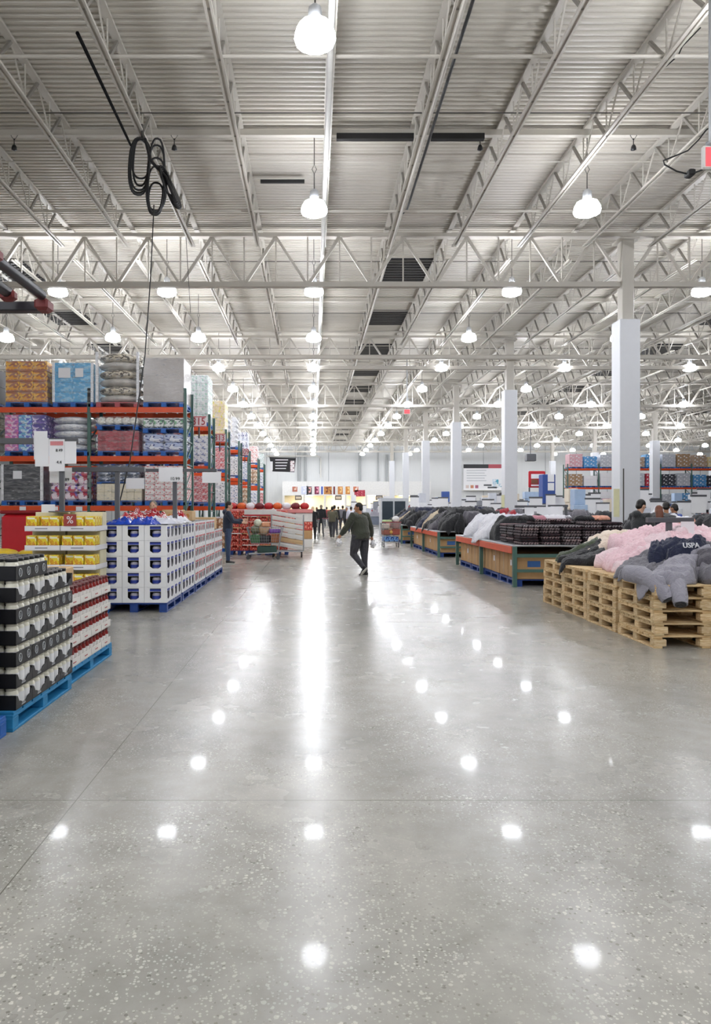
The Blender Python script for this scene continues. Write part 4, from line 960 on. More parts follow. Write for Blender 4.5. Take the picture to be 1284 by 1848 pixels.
for i, (x, y, dg, kd, m_, lb_) in enumerate(jk):
    pf = m_ in (PINKF, PINK2, GREYF, GREY2, GREY3)
    ob = drop(hp, x, y, dg, kd, m_, 3+i*1.37, lb_, name='hoodie' if m_ is NAVYF else 'jacket', thick=.12 if pf else (.2 if m_ is NAVYF else .09), quilt=.075 if m_ in (PINKF, PINK2) else 0, first=True, group=None, size=.8, g=.018)
    if m_ is NAVYF:
        def top_at(x, y): return max([v.co.z for v in ob.data.vertices if abs(v.co.x-x) < .025 and abs(v.co.y-y) < .025] or [.3])
        yf = min(v.co.y for v in ob.data.vertices if abs(v.co.x-.02) < .08); zc = top_at(0, yf+.06)
        text('white_lettering', 'USPA', .09, PAPER, ob, (.02, yf-.012, zc-.035), rot=(1.35, 0, .05), ext=.006)
# cuffs of the hanging sleeves
for i, (x, y, z, a_) in enumerate([(4.16, 8.1, .66, -.3), (3.98, 8.2, .70, .5)]):
    t = thing('jacket_sleeve', 'light grey sleeve with dark cuff opening hanging over the %s of the front pallet' % ['front', 'corner'][i], 'sleeve', (x, y, z), a_)
    s = MB(); s.tube([(0, .42, .12), (0, .22, .11), (0, .08, .05), (0, -.06, -.06), (0, -.12, -.14)], [.1, .11, .1, .09, .075], 14); s.build('sleeve', GREY2, t)
    MB().tube([(0, -.118, -.135), (0, -.128, -.15)], [.06, .06], 12).build('cuff_opening', BLKF, t)

# ---------------------------------------------------------------- low orange beam tables with cartons below
def table(label, ya, yb, xa, xb, nb, h=.82, front_grey=True):
    t = thing('rack_table', label, 'table', (xa, ya, 0)); L = yb-ya; W = xb-xa; ny = nb+1
    for i in range(ny):
        yy = i*(L-.08)/nb
        for x in (0, W-.08): MB().box(x, yy, 0, x+.08, yy+.08, h).build('post', GREEN, t)
        if i in (0, nb): MB().box(.08, yy+.01, .3, W-.08, yy+.06, .36).box(.08, yy+.01, h-.22, W-.08, yy+.06, h-.15).build('cross_brace', GREEN, t)
    for i in range(nb):
        y0 = i*(L-.08)/nb+.08; y1 = (i+1)*(L-.08)/nb
        for x in (.01, W-.06): MB().rbox(x-.02, y0, h-.15, x+.05, y1, h, .008).build('beam', ORANGE, t)
    MB().rbox(0, 0, h, W, L, h+.03, .005).build('table_top', LGREY, t); return t
def under(ya, yb, xa, xb, n, tab, hh=.5):
    y = ya+.12; i = 0; w0 = (yb-ya-.24)/n
    for i in range(n):
        if i % 2 == 0: pallet_ = tag(pallet_mb(xb-xa-.12, w0*2-.06).build('pallet', NAVYP, None, (xa+.1, y+i*w0, 0)), 'dark blue pallet under %s, %s from the camera' % (tab, NTH[i//2]), 'pallet', 'blue pallets under the clothing tables')
        for k in range(2):
            t = thing('cardboard_box', 'brown cardboard box under %s, %s from the camera, %s side' % (tab, NTH[i], ['aisle', 'inner'][k]), 'box', (xa+.12+k*(xb-xa-.2)/2, y+i*w0+.02, .146), 0, 'cardboard boxes under the tables')
            W_ = (xb-xa-.24)/2; D_ = w0-.05; MB().rbox(0, 0, 0, W_, D_, hh, .012).build('box_board', CARD, t)
            MB().box(-.003, D_/2-.03, .05, 0, D_/2+.03, hh).box(-.003, D_/2-.03, hh, W_, D_/2+.03, hh+.003).build('packing_tape', mat('tape', 'a98555', .3), t)
            if k == 0 and i % 2 == 0: MB().box(-.004, D_*.6, hh*.5, 0, D_*.6+.1, hh*.5+.12).build('shipping_label', PAPER, t)
            if i == 0: MB().box(W_*.2, -.004, hh*.5, W_*.45, 0, hh*.75).build('shipping_label', mat('blue_red_label', '3a69a8' if k == 0 else 'c2402e', .5) if k == 0 else mat('red_box_label', 'c2402e', .5), t)
table('low orange beam table with green posts heaped with white and patterned clothes', 14.4, 20.2, 4.05, 6.4, 2)
under(14.4, 20.2, 4.05, 6.4, 8, 'the nearest orange table')
table('second orange beam table from the camera, heaped with black clothes', 23.1, 29.6, 4.05, 6.4, 2)
under(23.1, 29.6, 4.05, 6.4, 8, 'the second orange table')
table('third, grey-green table beside the loaded shopping trolley', 32.0, 38.5, 3.95, 6.4, 2); under(32.0, 38.5, 3.95, 6.4, 6, 'the third orange table')
# white jackets (table 1 back), folded patterned stacks (table 1 front)
h1 = Heap(4.05, 16.6, 6.4, 20.2, .852, lambda X, Y: .40*sstep(X, 4.0, 4.6)*sstep(-Y, -20.4, -19.6), ov=.4, res=.04, droop=.1)
wj = [(5.6, 19.4), (4.8, 19.5), (5.8, 18.6), (5.0, 18.7), (4.45, 19.1), (5.4, 17.9), (4.5, 18.2), (5.9, 17.4), (4.8, 17.6), (4.35, 17.4), (5.3, 17.1)]
for i, (x, y) in enumerate(wj):
    drop(h1, x, y, 40+i*67, ['jacket', 'hooded'][i % 2], [WHTF, LILAC][i % 3 == 2], 60+i*1.9, '%s padded jacket on the nearest orange table, %s from the far end' % (['white', 'lilac white'][i % 3 == 2], NTH[i]), group='white jackets on the nearest orange table', thick=.17, first=True, g=.03, size=.9)
for i, (x, y, m_, l_) in enumerate([(4.5, 16.75, BLKF, 'black coat between the white heap and the folded stacks, spilling over the beam'), (5.2, 16.6, BLKF, 'black coat lying behind the folded patterned stacks'), (5.9, 16.7, GREYF, 'grey coat lying behind the folded patterned stacks')]):
    drop(h1, x, y, 90+i*40, 'jacket', m_, 90+i, l_, thick=.14, first=True, g=.035)
PAT = [P('dark_floral_%d' % i, '1d181d', [['8a4a56', 'c9b4b4'], ['5a4a50', '9a8a8c'], ['3a3a44', 'c4bcc0'], ['6a2c3c', '2a2428']][i], (.12, .12, .05), .36, .9, 3) for i in range(4)]
for sx in range(5):
    for sy in range(3):
        n_ = 8+R.randint(-1, 1)
        for k in range(n_):
            m_ = PAT[R.randint(0, 3)]; z = .853+k*.058
            o = MB().rbox(-.19, -.24, 0, .19, .24, .056, .022); fold_ = o.build('folded_garment', m_, None, (4.42+sx*.43+R.uniform(-.015, .015), 14.75+sy*.56+R.uniform(-.02, .02), z), R.uniform(-.05, .05))
            tag(fold_, 'dark patterned folded top, %s pile from aisle, %s row, %s from bottom' % (NTH[sx], NTH[sy], NTH[k]), 'folded top', 'dark folded tops on the nearest orange table')
for sx in range(5):
    drop(Heap(4.1+sx*.44, 14.6, 4.7+sx*.44, 16.2, .853+9*.058, lambda X, Y: X*0, ov=.2, res=.04), 4.42+sx*.43, 15.0+.3*(sx % 3), 20+sx*50, 'folded', [BLKF, fabric('rose_knit', 'c98b98'), WHTF, BLKF, SALM][sx], 120+sx, '%s loose top lying on the %s folded pile from the aisle' % (['black', 'rose', 'white', 'black', 'salmon'][sx], NTH[sx]), 'top', 'top', thick=.06, g=.03)
# black clothes on tables 2 and 3
for ti, (ya, yb, nm) in enumerate(((23.1, 29.6, 'second'), (32.0, 38.5, 'third'))):
    h = Heap(4.05, ya, 6.4, yb, .852, lambda X, Y: .62*sstep(X, 4.0, 4.9)*(.85+.15*np.sin(Y*2.1)), ov=.4, res=.05)
    for i in range(26 if ti == 0 else 18):
        x = 4.45+(i % 3)*.75+R.uniform(-.12, .12); y = yb-.5-(i//3)*(yb-ya-.8)/(8 if ti == 0 else 5); m_ = [BLKF, BLKF, DKG, BLKF, GREY3, BLKF, NAVYF][i % 7]
        if i in (2, 9): m_ = TAN
        drop(h, x, y, R.uniform(0, 360), ['jacket', 'slab', 'jacket'][i % 3], m_, 150+i*1.3+ti*50, '%s coat on the %s orange table, %s row from far end, %s from aisle' % ({BLKF: 'black', DKG: 'charcoal', GREY3: 'dark grey', NAVYF: 'navy', TAN: 'beige'}[m_], nm, NTH[i//3], NTH[i % 3]), group='dark coats on the %s orange table' % nm, thick=.17, first=True, g=.045)
# second and third clothing islands to the right
def island(xa, ya, xb, yb, z, mats_, nm, seed, hgt=.35, n=10):
    t = thing('display_table', 'grey display table %s' % nm, 'table', (xa, ya, 0)); MB().rbox(0, 0, z-.05, xb-xa, yb-ya, z, .008).build('table_top', GREY, t)
    for x in (0, xb-xa-.06):
        for y in (0, yb-ya-.06): MB().box(x, y, 0, x+.06, y+.06, z-.05).build('leg', GREY, t)
    h = Heap(xa, ya, xb, yb, z, lambda X, Y: hgt*np.sin(np.clip((X-xa)/(xb-xa), 0, 1)*math.pi)**.6*(.8+.2*np.sin(Y*3+seed)), ov=.3, res=.05); R3 = random.Random(seed)
    for i in range(n):
        m_, cn = mats_[R3.randint(0, len(mats_)-1)]
        drop(h, R3.uniform(xa+.3, xb-.3), yb-.3-(yb-ya-.6)*i/(n-1), R3.uniform(0, 360), ['jacket', 'slab', 'folded'][i % 3], m_, seed+i*1.7, '%s garment on table %s, %s from far end' % (cn, nm, NTH[i]), 'garment', 'garment', 'garments on the table %s' % nm, thick=.13, first=True, g=.045)
BL = (BLKF, 'black'); DG = (DKG, 'charcoal'); GR = (GREYF, 'grey'); WH = (WHTF, 'white'); RD = (fabric('red_fleece', 'a82734'), 'red'); SL = (SALM, 'salmon'); CR = (CREAM, 'cream'); NV = (NAVYF, 'navy'); DB = (fabric('denim_blue', '4a6494'), 'denim blue'); TL = (fabric('teal_knit', '3a8a78'), 'teal')
island(6.9, 13.2, 8.6, 17.6, .95, [GR, DG, GR, BL, SL, WH], 'right of the nearest orange table', 11, .4)
island(10.0, 13.0, 12.6, 16.2, .85, [BL, NV, TL, WH, BL], 'by the right picture edge', 23, .35)
island(7.0, 21.2, 9.9, 23.8, 1.0, [BL, DG, BL, GR], 'just behind the first pillar', 31, .4)
island(6.8, 25.4, 8.9, 31.0, 1.05, [RD, RD, DG, BL, GR], 'of red clothes behind the second orange table', 37, .45, 12)
island(11, 20, 14.5, 24, 1.0, [BL, GR, DG, WH], 'right of the first pillar', 41, .3)
# pink domed piece and black coat on the right
t = thing('pink_tent', 'pale pink rounded pop-up item at the right edge behind the grey jackets', 'pop-up item', (9.2, 12.2, 0)); MB().rbox(-.5, -.5, 0, .5, .5, .9, .03).build('carton_base', CARD, t); MB().ell((0, 0, .95), (.75, .6, .42), 18).build('dome', mat('dusty_pink', 'd8a3a6', .6), t)
# grey T stand over the grey jackets, hold a coat
D5 = 10.0
sign_stand('grey T-shaped sign stand with white paper above the grey jackets', PX(1208, D5), D5, .724, PZ(934, D5), PX(1168, D5), PX(1251, D5), [(PX(1226, D5), PX(1250, D5), .22, .055, None, False)], .07)
for i, (px, py, D, xa, xb, pa, pb) in enumerate([(952, 912, 17.2, 930, 985, 968, 985), (1000, 911, 17.8, 990, 1025, 993, 1015)]):
    sign_stand('grey sign stand with white paper %s' % ['over the folded patterned tops', 'right of the folded patterned tops'][i], PX(px, D)+(.3 if i else 0), D, [.85, .0][i], PZ(py, D), PX(xa, D), PX(xb, D), [(PX(pa, D), PX(pb, D), .28, .04, None, False), (PX(pa-22, D), PX(pb-22, D), .24, .05, None, False)], .06)
# ---------------------------------------------------------------- people
SKIN = {k: mat('skin_'+k, c, .55, var=.06) for k, c in (('tan', 'b98562'), ('pale', 'dcb095'), ('brown', '8a5a3f'))}
HAIRB = mat('black_hair', '17130f', .5, var=.3, scale=40); HAIRR = mat('auburn_hair', '6b3a22', .5, var=.3, scale=30); HAIRY = mat('blonde_hair', 'd9c09a', .5, var=.2, scale=30); HAIRG = mat('grey_cap', '8b8478', .7)
def rx(a): return Matrix.Rotation(a, 3, 'X')
def ry_(a): return Matrix.Rotation(a, 3, 'Y')
def rz_(a): return Matrix.Rotation(a, 3, 'Z')
def smooth_union(o, vox, it=4):
    r = o.modifiers.new('blend', 'REMESH'); r.mode = 'VOXEL'; r.voxel_size = vox; r.use_smooth_shade = True
    s = o.modifiers.new('soften', 'SMOOTH'); s.factor = .5; s.iterations = it
def person(label, X, Y, heading, hgt=1.75, top=None, legs=None, hair=HAIRB, skin='tan', long_hair=False, arms=((8, 12, 8), (8, 12, 8)), legp=((0, 0), (0, 0)), lean=0, head=(0, 0), build_=1., shoe=None, detail=.02, coat=False, belly=0., z=0, hood=False, cap=None, group=None):
    """heading: degrees, 0 = facing +Y. arms: per side (forward pitch, elbow bend, spread); legs: (hip pitch, knee bend)"""
    k = hgt/1.75; t = thing('person', label, 'person', (X, Y, z), math.radians(heading), group); b = build_
    top = top or BLKF; legs = legs or DKG; shoe = shoe or BLACK; sm = SKIN[skin]
    V = lambda *a: Vector(a)*k
    # hips height comes from the planted leg
    def leg(side, hp_, kn):
        Rh = rx(math.radians(hp_)); thigh = Rh @ Vector((0, 0, -.43)); shin = rx(math.radians(hp_-kn)) @ Vector((0, 0, -.42))
        h_ = Vector((side*.095*b, 0, 0)); return h_, h_+thigh, h_+thigh+shin, rx(math.radians(hp_-kn))
    Ls = [leg(-1, *legp[0]), leg(1, *legp[1])]; hz = max(-l[2].z for l in Ls)+.085
    O = Vector((0, 0, hz)); Ls = [[(O+p)*k for p in l[:3]]+[l[3]] for l in Ls]
    Rl = rx(-math.radians(lean)); P = lambda x, y, zz: (O+Rl @ Vector((x, y, zz)))*k
    shs = []; body = MB()
    chest, waist, neck = P(0, 0, .36), P(0, belly*.4, .14), P(0, 0, .53)
    A = []
    for s, (pt, el, sp) in zip((-1, 1), arms):
        sh = P(s*.185*b, 0, .475); Ra = Rl @ ry_(-s*math.radians(sp)) @ rx(math.radians(pt)); eb = sh+Ra @ Vector((0, 0, -.285))*k
        Rf = Ra @ rx(math.radians(el)); wr = eb+Rf @ Vector((0, 0, -.245))*k; A.append((sh, eb, wr, Rf, s))
    Hc = neck+Rl @ Vector((0, .025, .145))*k; Rhd = Rl @ rz_(math.radians(head[0])) @ rx(math.radians(head[1])); HP = lambda x, y, zz: Hc+Rhd @ Vector((x, y, zz))*k
    # body: one continuous surface (head, neck, torso, arms, hands with fingers, legs)
    body.tube([P(0, 0, .46), neck, HP(0, -.01, -.05)], [.06*k, .055*k, .055*k], 10)
    body.ell(Hc, (.076*k, .094*k, .108*k), 16, rot=Rhd); body.ell(HP(0, .03, -.055), (.056*k, .06*k, .062*k), 14, rot=Rhd)
    body.ell(HP(0, .098, -.018), (.013*k, .02*k, .024*k), 8, rot=Rhd)      # nose
    body.ell(HP(0, .088, -.062), (.026*k, .012*k, .008*k), 8, rot=Rhd); body.ell(HP(0, .085, -.095), (.02*k, .016*k, .014*k), 8, rot=Rhd)   # lips, chin
    for s in (-1, 1): body.ell(HP(s*.078, -.005, -.015), (.012*k, .02*k, .032*k), 8, rot=Rhd); body.ell(HP(s*.03, .078, .022), (.018*k, .012*k, .006*k), 8, rot=Rhd)
    body.tube([P(0, 0, -.02), waist, chest, P(0, 0, .48)], [.10*k, .11*k, .12*k, .07*k], 12)
    for sh, eb, wr, Rf, s in A:
        body.tube([P(s*.05, 0, .46), sh, eb, wr], [.06*k, .05*k, .04*k, .027*k], 10)
        Hd = lambda x, y, zz, Rf=Rf, wr=wr: wr+Rf @ Vector((x, y, zz))*k
        body.tube([wr, Hd(0, 0, -.04), Hd(0, .005, -.085)], [(.022*k, .026*k), (.018*k, .038*k), (.014*k, .036*k)], 10)
        for i in range(4):    # four fingers, unequal, slightly curled, and a thumb off the side of the palm
            yy = -.028+.019*i; ln = [.055, .07, .075, .065][i]
            body.tube([Hd(0, yy, -.08), Hd(-s*.008, yy*1.08, -.085-ln*.5), Hd(-s*.03, yy*1.1, -.085-ln*.95)], [.0095*k, .009*k, .0075*k], 6)
        body.tube([Hd(0, .02, -.03), Hd(-s*.012, .052, -.055), Hd(-s*.022, .06, -.085)], [.013*k, .011*k, .0085*k], 6)
    for h_, kn, an, Rs in Ls: body.tube([h_, kn, an], [.07*k, .05*k, .035*k], 10)
    bo = body.build('body', sm, t); smooth_union(bo, .0065 if detail < .012 else detail*.6, 2)
    ey = MB()
    for s in (-1, 1): ey.ell(HP(s*.03, .083, .006), (.012*k, .007*k, .007*k), 8, rot=Rhd)
    ey.build('eyes', INK, t)
    hr = MB(); hr.ell(HP(0, -.016, .026), (.085*k, .094*k, .096*k), 16, rot=Rhd); cut = []
    if long_hair: hr.tube([HP(0, -.04, .03), HP(0, -.075, -.06), HP(0, -.09, -.18), HP(0, -.085, -.3)], [(.08*k, .06*k), (.085*k, .055*k), (.08*k, .045*k), (.05*k, .03*k)], 12)
    else: hr.ell(HP(0, -.045, -.03), (.076*k, .06*k, .07*k), 12, rot=Rhd)
    ho = hr.build('hair', cap or hair, t); smooth_union(ho, .012, 2)
    # keep the face clear: shrink hair in front
    # trousers
    tr_ = MB(); tr_.tube([P(0, 0, .1), P(0, -.01, .0), (O+Vector((0, -.01, -.09)))*k], [(.165*b*k, .12*b*k), (.175*b*k, .135*b*k), (.13*b*k, .11*b*k)], 14)
    for h_, kn, an, Rs in Ls:
        tr_.tube([h_+Vector((0, 0, .03)), h_*.5+kn*.5, kn, kn*.45+an*.55, an+Vector((0, 0, .0))], [.1*b*k, .092*b*k, .07*b*k, .064*k, .055*k], 12)
    to = tr_.build('trousers', legs, t); smooth_union(to, detail, 3)
    # shoes
    for i, (h_, kn, an, Rs) in enumerate(Ls):
        flat = rx(0) if an.z < .12*k else Rs
        Q = lambda x, y, zz, an=an, flat=flat: an+flat @ Vector((x, y, zz))*k
        so = MB(); so.tube([Q(0, -.06, -.04), Q(0, -.02, -.03), Q(0, .06, -.045), Q(0, .15, -.06), Q(0, .19, -.065)], [(.033*k, .03*k), (.042*k, .045*k), (.044*k, .034*k), (.042*k, .024*k), (.024*k, .014*k)], 12); so.ell(Q(0, -.01, .0), (.042*k, .05*k, .05*k), 10)
        s_ = so.build('shoe', shoe, t); smooth_union(s_, .012, 2)
        ms = MB(); n = 14; ring = []
        for j in range(n):
            a = 2*math.pi*j/n; ring.append((.044*math.cos(a)*(1 if math.sin(a) > 0 else .85), .06+.14*math.sin(a)))
        ms.add([Q(x, y, -.085) for x, y in ring]+[Q(x, y, -.062) for x, y in ring], [tuple(range(n-1, -1, -1)), tuple(range(n, 2*n))]+[(j, (j+1) % n, n+(j+1) % n, n+j) for j in range(n)])
        ms.build('shoe_sole', mat('pale_shoe_sole', 'cfcfc8', .6), s_)
    # top: sweater or coat
    tp = MB(); hem = -.28 if coat else -.06
    tp.tube([P(0, -.01, hem), P(0, -.01, .06), P(0, belly*.3-.01, .18), P(0, -.01, .34), P(0, -.015, .45), P(0, -.012, .515)],
            [((.19+.02*coat)*b*k, .145*b*k), (.178*b*k, (.14+belly*.3)*b*k), (.172*b*k, (.14+belly*.3)*b*k), (.185*b*k, .135*b*k), (.15*b*k, .1*b*k), (.07*k, .068*k)], 18)
    for sh, eb, wr, Rf, s in A:
        tp.tube([P(s*.09*b, 0, .455), sh, sh*.5+eb*.5, eb, eb*.4+wr*.6, wr], [.075*b*k, .08*b*k, .069*b*k, .06*b*k, .054*b*k, .043*k], 12)
    if hood or coat: tp.ell(P(0, -.09, .5), (.11*k, .075*k, .08*k), 12)
    oo = tp.build('coat' if coat else 'sweater', top, t); smooth_union(oo, detail, 3)
    return t, A, Ls, HP
OLV = fabric('dark_olive_knit', '3e4236', .12); JEAN = fabric('dark_grey_jeans', '3a3a40', .3, scale=9); BJEAN = fabric('blue_jeans', '3c4d6b', .2)
# the man crossing the aisle
t, A, Ls, HP = person('person in olive sweater and dark jeans walking across the aisle, white items in both hands', 1.12, 16.75, 48, 1.76, OLV, JEAN, HAIRB, 'tan',
    arms=((24, 10, 22), (-8, 16, 20)), legp=((15, 60), (-2, 3)), lean=3, head=(30, -4), build_=1.3, belly=.1, detail=.011, shoe=mat('black_shoe', '1b1b1e', .5))
root = t; Mw = Matrix.Translation(root.location) @ root.rotation_euler.to_matrix().to_4x4()
for i, (sh, eb, wr, Rf, s) in enumerate(A):
    p = Mw @ (wr+Rf @ Vector((0, 0, -.1))*1.0); it = thing('paper_bundle', 'crumpled white paper bundle in the %s hand of the man in olive' % ['left', 'right'][i], 'paper bundle', p)
    q = MB(); n = 10
    for u in range(n+1):
        for v in range(n):
            th = 2*math.pi*v/n; r_ = (.03+.055*math.sin(math.pi*(u+.6)/(n+1.2)))*(1+.3*math.sin(v*2.3+u*1.7+i)); q.v.append((r_*math.cos(th)*.8+.02, r_*math.sin(th), -.05-.018*u+.05+.02*math.sin(v*3+u)))
    for u in range(n):
        for v in range(n): q.f.append([u*n+v, u*n+(v+1) % n, (u+1)*n+(v+1) % n, (u+1)*n+v])
    q.f += [list(range(n-1, -1, -1)), [n*n+v for v in range(n)]]; q.m = [0]*len(q.f); q.sm = [False]*len(q.f); q.build('paper', PAPER, it)
# others
NVH = fabric('dark_navy_hoodie', '2a3448', .1); DGH = fabric('dark_green_grey_hoodie', '35393a', .1); KH = fabric('khaki_coat', '5d5a48', .12)
person('person in navy hoodie and jeans standing by the red crates, looking right', PX(412, 20.6), 20.6, -85, 1.82, NVH, BJEAN, HAIRB, 'pale', arms=((35, 60, 6), (30, 55, 6)), head=(0, -8), detail=.018, hood=True)
person('person with grey cap seen behind the red and white bags', -3.72, 16.6, 180, 1.8, NVH, JEAN, HAIRG, 'pale', cap=HAIRG, detail=.02)
person('person in dark green-grey hoodie with black hair, nearest of the group at right', PX(1156, 14.4), 14.4, -70, 1.8, DGH, BJEAN, HAIRB, 'pale', arms=((20, 30, 8), (25, 40, 8)), head=(0, -22), detail=.014, hood=True)
person('person with long auburn hair and dark coat beside the green-grey hoodie', PX(1190, 15.2), 15.2, -20, 1.68, fabric('midnight_coat', '1c2130', .1), JEAN, HAIRR, 'pale', long_hair=True, head=(0, -20), detail=.015, coat=True)
person('person in navy jacket with black hair behind the auburn haired one', PX(1203, 17.4), 17.4, -30, 1.78, fabric('dark_navy_jacket', '1f2b52', .1), JEAN, HAIRB, 'tan', head=(0, -18), detail=.018)
person('person in blue jacket with dark hair, farthest right of the group', PX(1219, 18.3), 18.3, 30, 1.74, fabric('royal_blue_jacket', '2f4fa8', .1), JEAN, HAIRB, 'tan', head=(0, -15), detail=.018)
tag(MB().rbox(-.25, -.2, 0, .25, .2, .35, .12).build('blue_bag', fabric('blue_bag_cloth', '3f66b8'), None, (6.0, 11.95, 1.0)), 'blue rounded bag behind the jackets, before the green-grey hoodie', 'bag')
far = [(565, 36, 0, 1.72, BLKF, BLKF, HAIRY, True, True, 'person in long black coat with pale headscarf pushing a trolley'),
       (537, 33.5, 150, 1.9, BLKF, JEAN, HAIRB, False, True, 'tall person in black coat behind the white trays'), (549, 35.5, -90, 1.74, BLKF, JEAN, HAIRB, False, False, 'person in black behind the trays, right of the tall one'),
       (580, 44, 0, 1.86, BLKF, JEAN, HAIRG, False, True, 'person in black jacket behind the black coated shopper'), (600, 38.5, -10, 1.74, KH, JEAN, HAIRB, False, False, 'person in khaki jacket and dark trousers walking away'),
       (604, 42, 10, 1.82, BLKF, JEAN, HAIRB, False, False, 'person in black beside the khaki jacket'), (619, 52, 20, 1.84, GREYF, JEAN, HAIRB, False, False, 'person in grey further down the aisle'),
       (634, 46, 0, 1.74, LILAC, BJEAN, HAIRB, False, False, 'person in pale lilac top and jeans down the aisle'), (626, 50, 180, 1.7, DKG, BLKF, HAIRB, False, False, 'person in charcoal beside the lilac top'), (647, 43, 15, 1.74, GREY2, DKG, HAIRB, False, False, 'person in light grey half hidden by the man in olive'),
       (590, 60, 0, 1.75, RD[0], JEAN, HAIRB, False, False, 'small distant person in red down the aisle'), (611, 62, 0, 1.78, GREYF, JEAN, HAIRB, False, False, 'small distant person in grey down the aisle'), (572, 57, 0, 1.72, CREAM, JEAN, HAIRR, True, False, 'small distant person in cream with auburn hair')]
for px, D, hd, hg, tp_, lg, hr_, lh, ct, lb_ in far:
    person(lb_, PX(px, D), D, hd, hg, tp_, lg, hr_, 'tan', long_hair=lh, coat=ct, arms=((38, 35, 6), (35, 35, 6)) if px in (565, 600) else ((12, 14, 8), (-10, 12, 8)), legp=((14, 4), (-10, 8)), detail=.03, build_=1.15)

# ---------------------------------------------------------------- trolleys
WIRE = mat('chromed_wire', 'a9adb2', .3, metal=.7)
def trolley(label, X, Y, rot, W=.6, L=.95):
    """x = width, y = length, pushed towards +y"""
    t = thing('shopping_trolley', label, 'trolley', (X, Y, 0), rot); bk = MB()
    def ring(y0, y1, w0, z, th=.012): bk.bar((-w0/2, y0, z), (w0/2, y0, z), th); bk.bar((-w0/2, y1, z), (w0/2, y1, z), th); bk.bar((-w0/2, y0, z), (-w0/2, y1, z), th); bk.bar((w0/2, y0, z), (w0/2, y1, z), th)
    n = 5
    for i in range(n+1):
        f = i/n; z = .5+.5*f; w0 = W*(.8+.2*f); ring(.12*(1-f), L*(.86+.14*f), w0, z, .014 if i in (0, n) else .006)
    for i in range(13):
        f = i/12
        for s in (-1, 1): bk.bar((s*W*.4, .12+(L*.86-.12)*f, .5), (s*W*.5, L*f, 1.0), .006)
        bk.bar((-W*.4+W*.8*f, .12, .5), (-W*.5+W*f, 0, 1.), .006); bk.bar((-W*.4+W*.8*f, L*.86, .5), (-W*.5+W*f, L, 1.), .006); bk.bar((-W*.4, .12+(L*.86-.12)*f, .5), (W*.4, .12+(L*.86-.12)*f, .5), .005)
    bk.build('basket', WIRE, t); fr = MB()
    for s in (-1, 1): fr.tube([(s*W*.42, -.05, 1.0), (s*W*.4, .05, .6), (s*W*.38, .1, .22), (s*W*.36, L, .16)], .014, 6)
    fr.bar((-W*.4, .1, .2), (W*.4, .1, .2), .02)
    for i in range(6): fr.bar((-W*.36+W*.72*i/5, .1, .2), (-W*.36+W*.72*i/5, L, .16), .008)
    fr.build('frame', LGREY, t); MB().tube([(-W*.5, -.06, 1.03), (W*.5, -.06, 1.03)], .018, 8).build('handle', mat('trolley_handle', '8d2430', .4), t)
    for x in (-W*.38, W*.38):
        for y in (.1, L-.05): MB().tube([(x-.015, y, .06), (x+.015, y, .06)], .06, 12).rbox(x-.02, y-.02, .06, x+.02, y+.02, .2, .005).build('wheel', mat('grey_wheel', '4b4b4e', .5), t)
    return t
def stuff_in(cx, cy, z, items, where, rotz=0):
    for i, (nm, dx, dy, dz, w_, d_, h_, m_, desc) in enumerate(items):
        c, s = math.cos(rotz), math.sin(rotz); o = MB()
        (o.ell((0, 0, h_/2), (w_/2, d_/2, h_/2), 12) if nm in ('bag', 'cabbage', 'squash') else o.rbox(-w_/2, -d_/2, 0, w_/2, d_/2, h_, .02))
        tag(o.build(nm, m_, None, (cx+dx*c-dy*s, cy+dx*s+dy*c, z+dz), rotz+R.uniform(-.2, .2)), '%s %s' % (desc, where), nm.replace('_', ' '))
TX, TY = PX(508, 22.3), 22.4
trolley('full shopping trolley standing side-on before the red crates', TX, TY, math.radians(90), .62, 1.08)
MM = lambda k, c: mat(k, c, .5, var=.25, scale=14)
stuff_in(TX-.5, TY, .52, [('box', -.3, 0, 0, .3, .4, .25, MM('green_pack', '4c7a4e'), 'green box at the bottom'), ('box', 0, 0, 0, .28, .45, .22, MM('dark_pack', '2b2b2e'), 'black box at the bottom'), ('box', .3, 0, 0, .26, .4, .28, MM('orange_brown_pack', 'a8663c'), 'orange-brown box'),
    ('bag', -.32, 0, .25, .3, .4, .3, MM('olive_pack', '77775a'), 'olive bag'), ('bag', -.05, .02, .22, .36, .42, .36, MM('beige_pack', 'd3b08a'), 'beige bag'), ('cabbage', -.24, -.05, .5, .26, .26, .24, MM('cabbage', 'e4e6cf'), 'pale cabbage on top'),
    ('box', .28, 0, .3, .36, .3, .12, MM('violet_pack', '7a46a8'), 'violet box on top'), ('box', .02, -.1, .5, .24, .2, .14, MM('peach_pack', 'e3a37c'), 'peach coloured box on top')], 'in the full trolley')
tag(MB().rbox(-.3, -.2, 0, .3, .2, .2, .02).build('crate', MM('teal_dark_crate', '2c4a42'), None, (TX-.45, TY, .21)), 'dark green crate on the lower rack of the full trolley', 'crate')
